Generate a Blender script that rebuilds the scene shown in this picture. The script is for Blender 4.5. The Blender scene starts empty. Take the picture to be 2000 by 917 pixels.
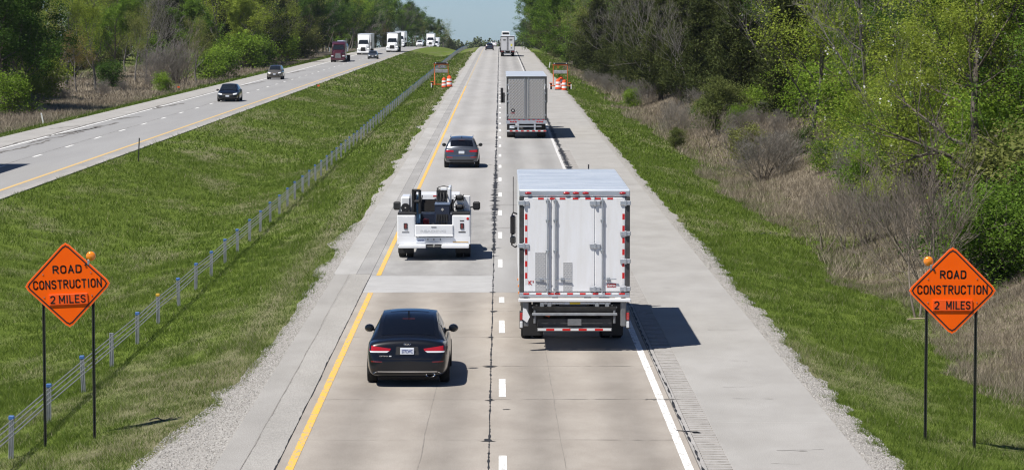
import bpy, bmesh, math, random
import numpy as np
from mathutils import Vector, Matrix
from mathutils.bvhtree import BVHTree
R = math.radians
scene = bpy.context.scene
COL = scene.collection

# ------------------------------------------------------------------ camera, sky, sun, exposure
cam_d = bpy.data.cameras.new('camera'); cam = bpy.data.objects.new('camera', cam_d); COL.objects.link(cam)
cam.location = (0, 0, 8.29); cam.rotation_euler = (R(90 - 4.377), 0, R(-0.2434))
cam_d.sensor_width = 36; cam_d.lens = 101.7; cam_d.clip_start = 0.5; cam_d.clip_end = 20000
scene.camera = cam
SUN_DIR = Vector((-0.47, -0.34, 1.0)).normalized()          # towards the sun: from the left, a little behind the camera
SUN_EL = math.asin(SUN_DIR.z); SUN_AZ = math.atan2(SUN_DIR.x, SUN_DIR.y)
world = bpy.data.worlds.new('World'); scene.world = world; world.use_nodes = True
wn = world.node_tree.nodes; wl = world.node_tree.links
sky = wn.new('ShaderNodeTexSky'); sky.sky_type = 'NISHITA'; sky.sun_disc = False
sky.sun_elevation = SUN_EL; sky.sun_rotation = SUN_AZ
sky.altitude = 4000; sky.air_density = 1.0; sky.dust_density = 3.0; sky.ozone_density = 10.0
wl.new(sky.outputs[0], wn['Background'].inputs[0]); wn['Background'].inputs[1].default_value = 0.07
sun_d = bpy.data.lights.new('sun', 'SUN'); sun_d.energy = 5.0; sun_d.angle = R(0.53); sun_d.color = (1.0, 0.955, 0.89)
sun = bpy.data.objects.new('sun', sun_d); COL.objects.link(sun)
sun.location = (-40, -20, 90); sun.rotation_euler = SUN_DIR.to_track_quat('Z', 'Y').to_euler()
vs = scene.view_settings; vs.view_transform = 'Standard'; vs.look = 'None'; vs.gamma = 1.0; vs.exposure = 0.35; vs.use_curve_mapping = False
cy = scene.cycles
cy.max_bounces = 6; cy.diffuse_bounces = 3; cy.glossy_bounces = 3; cy.transmission_bounces = 4; cy.transparent_max_bounces = 6
cy.filter_width = 1.2
cy.caustics_reflective = False; cy.caustics_refractive = False

# ------------------------------------------------------------------ materials
MATS = {}
def mat(name, col, rough=0.6, metal=0.0, var=0.0, vscale=3.0, col2=None, bump=0.0, bscale=40.0, coat=0.0, spec=0.5, detail=4.0, emit=None, stretch=None, fine=0.0, fscale=60.0, tracks=0.0):
    """Principled material; base colour varies between col and col2 by object-space noise, with fine bump."""
    if name in MATS: return MATS[name]
    m = bpy.data.materials.new(name); m.use_nodes = True; MATS[name] = m
    nt = m.node_tree; n = nt.nodes; l = nt.links; p = n['Principled BSDF']
    c = (*col, 1)
    p.inputs['Base Color'].default_value = c; p.inputs['Roughness'].default_value = rough; p.inputs['Metallic'].default_value = metal
    p.inputs['Specular IOR Level'].default_value = spec; p.inputs['Coat Weight'].default_value = coat; p.inputs['Coat Roughness'].default_value = 0.04
    if emit: p.inputs['Emission Color'].default_value = (*emit[0], 1); p.inputs['Emission Strength'].default_value = emit[1]
    tc = None
    def coords():
        nonlocal tc
        if tc is None:
            g = n.new('ShaderNodeTexCoord'); tc = g.outputs['Object']
            if stretch:
                mp = n.new('ShaderNodeMapping'); mp.inputs['Scale'].default_value = stretch; l.new(tc, mp.inputs[0]); tc = mp.outputs[0]
        return tc
    last = None
    if var or col2:
        t = n.new('ShaderNodeTexNoise'); t.inputs['Scale'].default_value = vscale; t.inputs['Detail'].default_value = detail; t.inputs['Roughness'].default_value = 0.62
        l.new(coords(), t.inputs['Vector'])
        rp = n.new('ShaderNodeValToRGB'); rp.color_ramp.elements[0].position = 0.36; rp.color_ramp.elements[1].position = 0.64
        c2 = (*col2, 1) if col2 else tuple(min(1, x * (1 + var)) for x in col) + (1,)
        c1 = c if col2 else tuple(x * (1 - var) for x in col) + (1,)
        rp.color_ramp.elements[0].color = c1; rp.color_ramp.elements[1].color = c2
        l.new(t.outputs[0], rp.inputs[0]); last = rp.outputs[0]
        if fine:
            t2 = n.new('ShaderNodeTexNoise'); t2.inputs['Scale'].default_value = fscale; t2.inputs['Detail'].default_value = 3; t2.inputs['Roughness'].default_value = 0.8
            l.new(coords(), t2.inputs['Vector'])
            mr = n.new('ShaderNodeMapRange'); mr.inputs[1].default_value = 0.3; mr.inputs[2].default_value = 0.7; mr.inputs[3].default_value = 1 - fine; mr.inputs[4].default_value = 1 + fine
            l.new(t2.outputs[0], mr.inputs[0])
            mx = n.new('ShaderNodeMix'); mx.data_type = 'RGBA'; mx.blend_type = 'MULTIPLY'; mx.inputs[0].default_value = 1
            l.new(last, mx.inputs[6]); l.new(mr.outputs[0], mx.inputs[7]); last = mx.outputs[2]
        if tracks:
            # oil and rubber rubbed into the two wheel paths of each lane, broken up along the road
            g2 = n.new('ShaderNodeTexCoord'); sx = n.new('ShaderNodeSeparateXYZ'); l.new(g2.outputs['Object'], sx.inputs[0])
            a = n.new('ShaderNodeMath'); a.operation = 'MULTIPLY_ADD'; a.inputs[1].default_value = 2 * math.pi / 1.86; a.inputs[2].default_value = 2 * math.pi / 1.86 * (2.03 + .9); l.new(sx.outputs[0], a.inputs[0])
            c_ = n.new('ShaderNodeMath'); c_.operation = 'COSINE'; l.new(a.outputs[0], c_.inputs[0])
            mp2 = n.new('ShaderNodeMapping'); mp2.inputs['Scale'].default_value = (1.6, .05, 1); l.new(g2.outputs['Object'], mp2.inputs[0])
            t3 = n.new('ShaderNodeTexNoise'); t3.inputs['Scale'].default_value = 1.0; t3.inputs['Detail'].default_value = 5; l.new(mp2.outputs[0], t3.inputs['Vector'])
            mm = n.new('ShaderNodeMath'); mm.operation = 'MULTIPLY'; l.new(c_.outputs[0], mm.inputs[0]); l.new(t3.outputs[0], mm.inputs[1])
            mr2 = n.new('ShaderNodeMapRange'); mr2.inputs[1].default_value = -.4; mr2.inputs[2].default_value = .6; mr2.inputs[3].default_value = 1 + tracks * .4; mr2.inputs[4].default_value = 1 - tracks; l.new(mm.outputs[0], mr2.inputs[0])
            mx2 = n.new('ShaderNodeMix'); mx2.data_type = 'RGBA'; mx2.blend_type = 'MULTIPLY'; mx2.inputs[0].default_value = 1; l.new(last, mx2.inputs[6]); l.new(mr2.outputs[0], mx2.inputs[7]); last = mx2.outputs[2]
        l.new(last, p.inputs['Base Color'])
    if bump:
        b = n.new('ShaderNodeBump'); b.inputs['Strength'].default_value = bump; b.inputs['Distance'].default_value = 0.02
        t = n.new('ShaderNodeTexNoise'); t.inputs['Scale'].default_value = bscale; t.inputs['Detail'].default_value = 3
        l.new(coords(), t.inputs['Vector']); l.new(t.outputs[0], b.inputs['Height']); l.new(b.outputs[0], p.inputs['Normal'])
    return m

def leafmat(name, c1, c2, trans=0.3, vscale=0.35, rough=0.6, attr=None, c3=None):
    """Leaf / blade material: colour differs leaf by leaf (random per island) and clump by clump (noise); part of the light passes through."""
    if name in MATS: return MATS[name]
    m = bpy.data.materials.new(name); m.use_nodes = True; MATS[name] = m
    nt = m.node_tree; n = nt.nodes; l = nt.links; n.remove(n['Principled BSDF']); out = n['Material Output']
    if attr:
        a = n.new('ShaderNodeAttribute'); a.attribute_name = attr; fac = a.outputs['Fac']
    else:
        g = n.new('ShaderNodeNewGeometry'); tc = n.new('ShaderNodeTexCoord'); t = n.new('ShaderNodeTexNoise'); t.inputs['Scale'].default_value = vscale; t.inputs['Detail'].default_value = 2
        l.new(tc.outputs['Object'], t.inputs['Vector'])
        oi = n.new('ShaderNodeObjectInfo')
        ma = n.new('ShaderNodeMath'); ma.operation = 'MULTIPLY_ADD'; ma.inputs[1].default_value = 0.55; l.new(g.outputs['Random Per Island'], ma.inputs[0])
        mb = n.new('ShaderNodeMath'); mb.operation = 'MULTIPLY_ADD'; mb.inputs[1].default_value = 1.3; mb.inputs[2].default_value = -0.5; l.new(t.outputs[0], mb.inputs[0]); l.new(mb.outputs[0], ma.inputs[2])
        mc = n.new('ShaderNodeMath'); mc.operation = 'MULTIPLY_ADD'; mc.inputs[1].default_value = 0.3; l.new(oi.outputs['Random'], mc.inputs[0]); l.new(ma.outputs[0], mc.inputs[2]); fac = mc.outputs[0]
    rp = n.new('ShaderNodeValToRGB'); rp.color_ramp.elements[0].color = (*c1, 1); rp.color_ramp.elements[1].color = (*c2, 1)
    rp.color_ramp.elements[0].position = 0.15; rp.color_ramp.elements[1].position = 0.85
    if c3: e = rp.color_ramp.elements.new(1.0); e.color = (*c3, 1); rp.color_ramp.elements[1].position = 0.55
    l.new(fac, rp.inputs[0])
    d = n.new('ShaderNodeBsdfDiffuse'); tr = n.new('ShaderNodeBsdfTranslucent'); mx = n.new('ShaderNodeMixShader'); mx.inputs[0].default_value = trans
    l.new(rp.outputs[0], d.inputs[0]); l.new(rp.outputs[0], tr.inputs[0]); l.new(d.outputs[0], mx.inputs[1]); l.new(tr.outputs[0], mx.inputs[2])
    gl = n.new('ShaderNodeBsdfGlossy'); gl.inputs['Roughness'].default_value = 0.7; gl.inputs[0].default_value = (0.5, 0.55, 0.5, 1)
    mg = n.new('ShaderNodeMixShader'); mg.inputs[0].default_value = 0.012; l.new(mx.outputs[0], mg.inputs[1]); l.new(gl.outputs[0], mg.inputs[2]); l.new(mg.outputs[0], out.inputs[0])
    return m

# ------------------------------------------------------------------ scene-graph helpers
def link(o): COL.objects.link(o); return o
def tag(o, label=None, cat=None, group=None, kind=None):
    if label: o['label'] = label
    if cat: o['category'] = cat
    if group: o['group'] = group
    if kind: o['kind'] = kind
    return o
def thing(name, label, cat, loc=(0, 0, 0), rz=0.0, group=None, scale=1.0):
    o = link(bpy.data.objects.new(name, None)); o.location = loc; o.rotation_euler = (0, 0, rz); o.scale = (scale,) * 3
    o.empty_display_size = 0.3
    return tag(o, label, cat, group)
def mobj(name, me, m=None, parent=None, loc=None):
    o = link(bpy.data.objects.new(name, me))
    if m is not None:
        me.materials.clear(); me.materials.append(m)
    if parent: o.parent = parent
    if loc: o.location = loc
    return o
def share(name, o, parent=None, loc=(0, 0, 0)):
    c = o.copy(); c.name = name; COL.objects.link(c); c.parent = parent; c.location = loc; return c
def dup(root, loc, rz=0.0, scale=1.0, label=None, group=None):
    def cp(o, par):
        c = o.copy(); COL.objects.link(c); c.parent = par
        for ch in KIDS[o.name]: cp(ch, c)
        return c
    KIDS = {}
    def walk(o):
        KIDS[o.name] = list(o.children)
        for ch in o.children: walk(ch)
    walk(root); r = cp(root, None)
    r.location = loc; r.rotation_euler = (0, 0, rz); r.scale = scale if isinstance(scale, tuple) else (scale,) * 3
    if label: r['label'] = label
    if group: r['group'] = group
    return r

class MB:
    """collects faces of one mesh"""
    def __init__(s): s.v = []; s.f = []
    def add(s, vs_, fs):
        k = len(s.v); s.v += [tuple(p) for p in vs_]; s.f += [tuple(i + k for i in q) for q in fs]; return s
    def box(s, x0, x1, y0, y1, z0, z1, b=0.0):
        if b <= 0:
            return s.add([(x0, y0, z0), (x1, y0, z0), (x1, y1, z0), (x0, y1, z0), (x0, y0, z1), (x1, y0, z1), (x1, y1, z1), (x0, y1, z1)],
                         [(3, 2, 1, 0), (4, 5, 6, 7), (0, 1, 5, 4), (1, 2, 6, 5), (2, 3, 7, 6), (3, 0, 4, 7)])
        X = (x0, x1); Y = (y0, y1); Z = (z0, z1); b = min(b, (x1 - x0) * .45, (y1 - y0) * .45, (z1 - z0) * .45)
        vs_ = []; ix = {}
        for i in (0, 1):
            for j in (0, 1):
                for k in (0, 1):
                    sx, sy, sz = (1 - 2 * i) * b, (1 - 2 * j) * b, (1 - 2 * k) * b
                    for a, p in (('x', (X[i], Y[j] + sy, Z[k] + sz)), ('y', (X[i] + sx, Y[j], Z[k] + sz)), ('z', (X[i] + sx, Y[j] + sy, Z[k]))):
                        ix[(a, i, j, k)] = len(vs_); vs_.append(p)
        fs = []
        for i in (0, 1):
            q = [ix['x', i, 0, 0], ix['x', i, 1, 0], ix['x', i, 1, 1], ix['x', i, 0, 1]]; fs.append(q if i else q[::-1])
            q = [ix['y', 0, i, 0], ix['y', 0, i, 1], ix['y', 1, i, 1], ix['y', 1, i, 0]]; fs.append(q if i else q[::-1])
            q = [ix['z', 0, 0, i], ix['z', 1, 0, i], ix['z', 1, 1, i], ix['z', 0, 1, i]]; fs.append(q if i else q[::-1])
        for j in (0, 1):
            for k in (0, 1):
                fs.append((ix['y', 0, j, k], ix['y', 1, j, k], ix['z', 1, j, k], ix['z', 0, j, k]))
                fs.append((ix['x', j, 0, k], ix['x', j, 1, k], ix['z', j, 1, k], ix['z', j, 0, k]))
                fs.append((ix['x', j, k, 0], ix['x', j, k, 1], ix['y', j, k, 1], ix['y', j, k, 0]))
        for i in (0, 1):
            for j in (0, 1):
                for k in (0, 1): fs.append((ix['x', i, j, k], ix['y', i, j, k], ix['z', i, j, k]))
        return s.add(vs_, fs)
    def cyl(s, p0, p1, r0, r1=None, n=10, caps=True):
        r1 = r0 if r1 is None else r1
        return s.tube([p0, p1], [r0, r1], n, caps)
    def tube(s, pts, rad, n=8, caps=True):
        pts = [Vector(p) for p in pts]; rad = rad if isinstance(rad, (list, tuple)) else [rad] * len(pts)
        ref = None; vs_ = []; N = len(pts)
        for i, p in enumerate(pts):
            d = (pts[min(i + 1, N - 1)] - pts[max(i - 1, 0)]).normalized()
            if ref is None: ref = d.orthogonal().normalized()
            u = (ref - d * ref.dot(d)).normalized(); ref = u; w = d.cross(u)
            for k in range(n):
                a = 2 * math.pi * (k + .5) / n; vs_.append(p + (u * math.cos(a) + w * math.sin(a)) * rad[i])
        fs = [(i * n + k, i * n + (k + 1) % n, (i + 1) * n + (k + 1) % n, (i + 1) * n + k) for i in range(N - 1) for k in range(n)]
        if caps: fs += [tuple(range(n))[::-1], tuple(range((N - 1) * n, N * n))]
        return s.add(vs_, fs)
    def lathe(s, prof, axis='z', org=(0, 0, 0), n=16):
        """prof: (radius, height)"""
        vs_ = []; o = Vector(org)
        for r, h in prof:
            for k in range(n):
                a = 2 * math.pi * k / n; c, t = r * math.cos(a), r * math.sin(a)
                vs_.append(o + Vector({'z': (c, t, h), 'x': (h, c, t), 'y': (c, h, t)}[axis]))
        fs = [(i * n + k, i * n + (k + 1) % n, (i + 1) * n + (k + 1) % n, (i + 1) * n + k) for i in range(len(prof) - 1) for k in range(n)]
        return s.add(vs_, fs)
    def prism(s, out, axis, a0, a1, b=0):
        """outline in the two other axes (order x,y,z without axis), extruded a0..a1"""
        def P(u, v, a): return {'x': (a, u, v), 'y': (u, a, v), 'z': (u, v, a)}[axis]
        n = len(out); vs_ = [P(u, v, a0) for u, v in out] + [P(u, v, a1) for u, v in out]
        fs = [tuple(range(n))[::-1], tuple(range(n, 2 * n))] + [(k, (k + 1) % n, n + (k + 1) % n, n + k) for k in range(n)]
        return s.add(vs_, fs)
    def loft(s, rings, caps=True):
        n = len(rings[0]); vs_ = [p for r in rings for p in r]
        fs = [(i * n + k, i * n + (k + 1) % n, (i + 1) * n + (k + 1) % n, (i + 1) * n + k) for i in range(len(rings) - 1) for k in range(n)]
        if caps: fs += [tuple(range(n))[::-1], tuple(range((len(rings) - 1) * n, len(rings) * n))]
        return s.add(vs_, fs)
    def quad(s, a, b, c, d): return s.add([a, b, c, d], [(0, 1, 2, 3)])
    def mesh(s, name, smooth=None):
        me = bpy.data.meshes.new(name); me.from_pydata([tuple(p) for p in s.v], [], s.f)
        bm = bmesh.new(); bm.from_mesh(me); bmesh.ops.recalc_face_normals(bm, faces=bm.faces); bm.to_mesh(me); bm.free()
        if smooth:
            me.shade_smooth(); me.set_sharp_from_angle(angle=R(smooth))
        me.update(); return me
    def build(s, name, m, parent=None, smooth=None, loc=None): return mobj(name, s.mesh(name, smooth), m, parent, loc)

def text_mesh(txt, size, xs=1.0, bold=0.0, ext=0.002, space=1.0):
    c = bpy.data.curves.new('lettering', 'FONT'); c.body = txt; c.size = size; c.offset = bold; c.extrude = ext; c.align_x = 'CENTER'; c.align_y = 'CENTER'; c.space_character = space; c.resolution_u = 3
    o = bpy.data.objects.new('lettering', c); COL.objects.link(o); bpy.context.view_layer.update()
    me = bpy.data.meshes.new_from_object(o.evaluated_get(bpy.context.evaluated_depsgraph_get())); bpy.data.objects.remove(o)
    # stand it up facing -Y, centred on its own box
    v = np.empty(len(me.vertices) * 3); me.vertices.foreach_get('co', v); v = v.reshape(-1, 3)
    cx, cyy = (v[:, 0].min() + v[:, 0].max()) / 2, (v[:, 1].min() + v[:, 1].max()) / 2
    w = np.stack([(v[:, 0] - cx) * xs, -v[:, 2], v[:, 1] - cyy], 1); me.vertices.foreach_set('co', w.ravel()); me.update()
    return me
def letters(name, txt, h, m, parent, loc, width=None, bold=0.0, rz=0.0, space=1.0):
    me = text_mesh(txt, 1.0, 1.0, bold, 0.002, space)
    v = np.empty(len(me.vertices) * 3); me.vertices.foreach_get('co', v); v = v.reshape(-1, 3)
    hh = v[:, 2].max() - v[:, 2].min(); ww = v[:, 0].max() - v[:, 0].min()
    v[:, 2] *= h / hh; v[:, 0] *= (width / ww if width else h / hh); me.vertices.foreach_set('co', v.ravel()); me.update()
    o = mobj(name, me, m, parent, loc); o.rotation_euler = (0, 0, rz); return o

# stroke lettering like the highway alphabet: even stroke, rounded turns; facing -Y, in the unit height
def _arc(cx, cz, rx, rz, a0, a1, n=6): return [(cx + rx * math.cos(math.radians(a0 + (a1 - a0) * i / n)), cz + rz * math.sin(math.radians(a0 + (a1 - a0) * i / n))) for i in range(n + 1)]
def glyph(ch, w):
    r = min(.26, w * .5); q = .25
    return {'O': [_arc(w - r, 1 - r, r, r, 0, 90) + _arc(r, 1 - r, r, r, 90, 180) + _arc(r, r, r, r, 180, 270) + _arc(w - r, r, r, r, 270, 360) + [(w, 1 - r)]],
        'C': [[(w, .72)] + _arc(w - r, 1 - r, r, r, 0, 90) + _arc(r, 1 - r, r, r, 90, 180) + _arc(r, r, r, r, 180, 270) + _arc(w - r, r, r, r, 270, 360) + [(w, .28)]],
        'D': [[(0, 0), (0, 1)] + _arc(w - r, 1 - r, r, r, 90, 0) + _arc(w - r, r, r, r, 0, -90) + [(0, 0)]],
        'R': [[(0, 0), (0, 1)] + _arc(w - q, 1 - q, q, q, 90, -90) + [(0, .5)], [(w * .45, .5), (w, 0)]],
        'A': [[(0, 0), (w / 2, 1), (w, 0)], [(w * .2, .32), (w * .8, .32)]], 'N': [[(0, 0), (0, 1), (w, 0), (w, 1)]], 'T': [[(0, 1), (w, 1)], [(w / 2, 1), (w / 2, 0)]],
        'U': [[(0, 1), (0, r)] + _arc(r, r, r, r, 180, 270) + _arc(w - r, r, r, r, 270, 360) + [(w, 1)]], 'I': [[(w / 2, 0), (w / 2, 1)]], 'L': [[(0, 1), (0, 0), (w, 0)]], 'E': [[(w, 1), (0, 1), (0, 0), (w, 0)], [(0, .52), (w * .85, .52)]],
        'M': [[(0, 0), (0, 1), (w / 2, .28), (w, 1), (w, 0)]], 'S': [_arc(w / 2, .755, w / 2, .245, 15, 270, 10) + _arc(w / 2, .255, w / 2, .255, 90, -165, 10)],
        '2': [_arc(w / 2, .74, w / 2, .26, 170, -25, 9) + [(w * .75, .42), (0, 0), (w, 0)]]}[ch]
def strokes(name, txt, h, width, m, parent, loc, t=.15):
    adv = {'I': .12, 'M': .62, 'L': .44, 'E': .44, 'T': .50, '2': .46}; gap = .30; x = 0; L = []
    for ch in txt: w = adv.get(ch, .52); L.append((ch, x, w)); x += w + gap
    tot = x - gap; b = MB(); kx = (width - t * h) / tot; kz = h * (1 - t); hw = t * h / 2
    for ch, x0, w in L:
        for pl in glyph(ch, w):
            P = [((x0 + a - tot / 2) * kx, (c - .5) * kz) for a, c in pl]
            for i, ((xa, za), (xb, zb)) in enumerate(zip(P[:-1], P[1:])):
                dx, dz = xb - xa, zb - za; d = math.hypot(dx, dz) or 1e-6; nx_, nz_ = -dz / d * hw, dx / d * hw; e = hw * .9 if len(pl) < 6 else hw * .35; ex, ez = dx / d * e, dz / d * e
                b.quad((xa + nx_ - ex, 0, za + nz_ - ez), (xb + nx_ + ex, 0, zb + nz_ + ez), (xb - nx_ + ex, 0, zb - nz_ + ez), (xa - nx_ - ex, 0, za - nz_ - ez))
    o = b.build(name, m, parent, loc=loc); return o

def npmesh(name, verts, faces, m=None, parent=None, attr=None, kind=None, smooth=False):
    """big meshes straight from numpy: verts (n,3), faces (k,c)"""
    me = bpy.data.meshes.new(name); nv = len(verts); nf, c = faces.shape
    me.vertices.add(nv); me.vertices.foreach_set('co', np.ascontiguousarray(verts, np.float32).ravel())
    me.loops.add(nf * c); me.loops.foreach_set('vertex_index', np.ascontiguousarray(faces, np.int32).ravel())
    me.polygons.add(nf); me.polygons.foreach_set('loop_start', np.arange(0, nf * c, c, dtype=np.int32))
    if smooth: me.polygons.foreach_set('use_smooth', np.ones(nf, bool))
    me.update(calc_edges=True)
    if not smooth: me.shade_flat()
    if attr:
        for an, av in attr.items():
            a = me.attributes.new(an, 'FLOAT', 'POINT'); a.data.foreach_set('value', np.ascontiguousarray(av, np.float32))
    o = mobj(name, me, m, parent)
    if kind: o['kind'] = kind
    return o
# ------------------------------------------------------------------ land form
KX = [-1000, -400, -120, -60, -42, -37, -34.7, -34.0, -33.8, -22.55, -22.35, -21.7, -15, -13, -6.5, -5.33, -5.1, 6.65, 6.88, 7.4, 9.2, 12.5, 14, 17.5, 23, 40, 400, 1000]
KZ = [0, -.3, -.3, -.5, -.6, -.55, -.14, -.035, -.2, -.2, -.035, -.14, -1.25, -1.25, -.16, -.09, -.2, -.2, -.09, -.12, -.45, -1.0, -.85, .35, 2.0, 4.0, 8.0, 12]
def shift(y): return 0.0048 * (np.clip(y, 0, 1100) - 110)      # the oncoming carriageway draws nearer with distance
def lshift(x, y):
    t = np.clip((-10 - x) / 8, 0, 1); return shift(y) * t * t * (3 - 2 * t)
def along(y):
    y = np.asarray(y, float)
    d = np.clip(y - 600, 0, 560); e = np.clip(y - 1160, 0, 700)
    return -2.33e-5 * d * d - 0.0261 * e - 0.03 * np.clip(y - 1860, 0, 1e5)
def vnoise(x, y, s, seed=0):
    """smooth value noise in 0..1"""
    x = np.asarray(x, float) / s; y = np.asarray(y, float) / s
    xi = np.floor(x).astype(np.int64); yi = np.floor(y).astype(np.int64); fx = x - xi; fy = y - yi
    fx = fx * fx * (3 - 2 * fx); fy = fy * fy * (3 - 2 * fy)
    def h(a, b):
        n = (a * 374761393 + b * 668265263 + seed * 974634541) & 0x7fffffff
        n = ((n ^ (n >> 13)) * 1274126177) & 0x7fffffff
        return ((n ^ (n >> 16)) & 0xffff) / 65535.0
    return (h(xi, yi) * (1 - fx) + h(xi + 1, yi) * fx) * (1 - fy) + (h(xi, yi + 1) * (1 - fx) + h(xi + 1, yi + 1) * fx) * fy
def terr(x, y):
    x = np.asarray(x, float); y = np.asarray(y, float)
    xm = x - lshift(x, y); z = np.interp(xm, KX, KZ) + along(y)
    off = np.minimum(np.minimum(np.abs(xm + 28.1) - 5.9, np.abs(xm - .8) - 6.4), 4.0)
    amp = np.clip(off, 0, 3) * 0.008
    far = np.clip((xm - 13) / 12, 0, 1) * 0.35 + np.clip((-xm - 40) / 15, 0, 1) * 0.25
    return z + amp * (vnoise(x, y, 2.3, 3) - .5) * 2 + far * (vnoise(x, y, 6, 5) - .5) * 2
def gz(x, y): return float(terr(x, y))

xs_ = np.unique(np.concatenate([KX, np.arange(-60, -34, 2.0), np.arange(-22, -5.3, .7), np.arange(6.9, 16, .6), np.arange(16, 60, 2.5), np.arange(60, 400, 30), np.arange(-400, -60, 20)]))
ys_ = np.concatenate([np.arange(-40, 40, 8.0), np.arange(40, 200, 1.5), np.arange(200, 600, 5), np.arange(600, 1300, 12), np.arange(1300, 2200, 50), np.arange(2200, 4001, 200)])
XX, YY = np.meshgrid(xs_, ys_); XX = XX + lshift(XX, YY) * (XX > -100)
gv = np.stack([XX, YY, terr(XX, YY)], -1).reshape(-1, 3)
nx = len(xs_); ny = len(ys_); ii = (np.arange(ny - 1)[:, None] * nx + np.arange(nx - 1)[None]).ravel()
gf = np.stack([ii, ii + 1, ii + 1 + nx, ii + nx], 1)

def dryness(x, y):
    """0 = fresh green, 1 = dead straw: patches in the mown grass, brush beyond the ditch"""
    xm = x - lshift(x, y)
    p = 0.45 * vnoise(x + .12 * y, y * .32, 3.2, 11) + 0.33 * vnoise(x, y * .3, .9, 12) + 0.22 * vnoise(x, y * .4, .3, 13)
    b = np.clip((p - .51) * 3.6, 0, 1) * 0.7
    b = b * np.where(x > 6.8, .85, 1.0)
    e = brush_edge(y)
    b = np.maximum(b, np.clip((x - e + (vnoise(x, y, 1.5, 14) - .5) * 3) / 1.2, 0, 1))
    b = np.maximum(b, np.clip((-xm - 37.5 + (vnoise(x, y, 3, 15) - .5) * 2) / 1.0, 0, 1) * np.clip((62 + xm) / 6, 0, 1))
    vg = np.clip(1 - np.abs(xm + 6.6) / .9, 0, 1) * .6
    return np.clip(np.maximum(b, vg), 0, 1)
def brush_edge(y):
    return np.interp(y, [50, 72, 110, 160, 210, 260, 310, 420, 700], [12.9, 12.6, 12.4, 12.5, 12.3, 12.2, 12.0, 10.8, 10.0]) + (vnoise(y, y * 0, 9, 21) - .5) * 1.8
def ground_material():
    m = bpy.data.materials.new('ground_soil'); m.use_nodes = True; nt = m.node_tree; n = nt.nodes; l = nt.links; p = n['Principled BSDF']
    a = n.new('ShaderNodeAttribute'); a.attribute_name = 'dry'
    tc = n.new('ShaderNodeTexCoord'); t = n.new('ShaderNodeTexNoise'); t.inputs['Scale'].default_value = 2.2; t.inputs['Detail'].default_value = 8; t.inputs['Roughness'].default_value = .75
    l.new(tc.outputs['Object'], t.inputs['Vector'])
    g = n.new('ShaderNodeValToRGB'); g.color_ramp.elements[0].color = (.070, .108, .014, 1); g.color_ramp.elements[1].color = (.135, .180, .030, 1); g.color_ramp.elements[0].position = .3; g.color_ramp.elements[1].position = .7
    b = n.new('ShaderNodeValToRGB'); b.color_ramp.elements[0].color = (.12, .098, .068, 1); b.color_ramp.elements[1].color = (.28, .24, .18, 1); b.color_ramp.elements[0].position = .3; b.color_ramp.elements[1].position = .7
    l.new(t.outputs[0], g.inputs[0]); l.new(t.outputs[0], b.inputs[0])
    mx = n.new('ShaderNodeMix'); mx.data_type = 'RGBA'; l.new(a.outputs['Fac'], mx.inputs[0]); l.new(g.outputs[0], mx.inputs[6]); l.new(b.outputs[0], mx.inputs[7]); l.new(mx.outputs[2], p.inputs['Base Color'])
    p.inputs['Roughness'].default_value = .95; p.inputs['Specular IOR Level'].default_value = .1
    bp = n.new('ShaderNodeBump'); bp.inputs['Strength'].default_value = .8; bp.inputs['Distance'].default_value = .08; l.new(t.outputs[0], bp.inputs['Height']); l.new(bp.outputs[0], p.inputs['Normal'])
    return m
gdry = np.clip(dryness(gv[:, 0], gv[:, 1]), 0, 1)
ground = npmesh('ground', gv, gf, ground_material(), attr={'dry': gdry}, kind='structure', smooth=True)
tag(ground, 'mown green grassland with straw patches around the two carriageways', kind='structure')

# ------------------------------------------------------------------ pavements
M_tan = mat('concrete_tan', (0.277, 0.247, 0.212),   .85, tracks=.20, col2=(0.338, 0.306, 0.266), vscale=.9, fine=.16, fscale=34, bump=.25, bscale=55, stretch=(1, .45, 1), detail=6)
M_patch = mat('concrete_patch', (0.359, 0.354, 0.345), .85, col2=(0.409, 0.405, 0.396), vscale=1.2, fine=.12, fscale=40, bump=.2, bscale=55)
M_grey = mat('pavement_grey', (0.320, 0.310, 0.297), .88, tracks=.10, col2=(0.365, 0.356, 0.344), vscale=.55, fine=.14, fscale=30, bump=.25, bscale=50, stretch=(1, .16, 1), detail=7)
M_grey_r = mat('pavement_grey_tracked', (0.290, 0.282, 0.270), .86, tracks=.16, col2=(0.340, 0.333, 0.322), vscale=.55, fine=.15, fscale=30, bump=.25, bscale=50, stretch=(1, .12, 1), detail=7)
M_left = mat('pavement_oncoming', (0.255, 0.252, 0.247), .88, col2=(0.292, 0.289, 0.284), vscale=.35, fine=.08, fscale=24, stretch=(1, .1, 1), detail=6)
M_shr = mat('shoulder_concrete', (0.300, 0.288, 0.268), .9, col2=(0.356, 0.344, 0.324), vscale=.6, fine=.20, fscale=38, bump=.4, bscale=45, stretch=(1, .5, 1), detail=7)
M_shl = mat('shoulder_asphalt', (0.286, 0.275, 0.255), .92, col2=(0.339, 0.326, 0.304), vscale=.8, fine=.28, fscale=42, bump=.6, bscale=60, stretch=(1, .35, 1), detail=7)
M_shl2 = mat('shoulder_strip_light', (0.317, 0.308, 0.290), .9, col2=(0.387, 0.378, 0.361), vscale=.7, fine=.16, fscale=40, bump=.3, bscale=50, stretch=(1, .3, 1))
M_shl3 = mat('shoulder_strip_dark', (.255, .248, .238), .92, col2=(.33, .322, .31), vscale=.7, fine=.2, fscale=42, bump=.4, bscale=55, stretch=(1, .3, 1))
M_rumble = mat('rumble_concrete', (0.299, 0.286, 0.268), .92, col2=(0.370, 0.356, 0.339), vscale=2, fine=.2, fscale=40, bump=.3, bscale=50)
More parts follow.
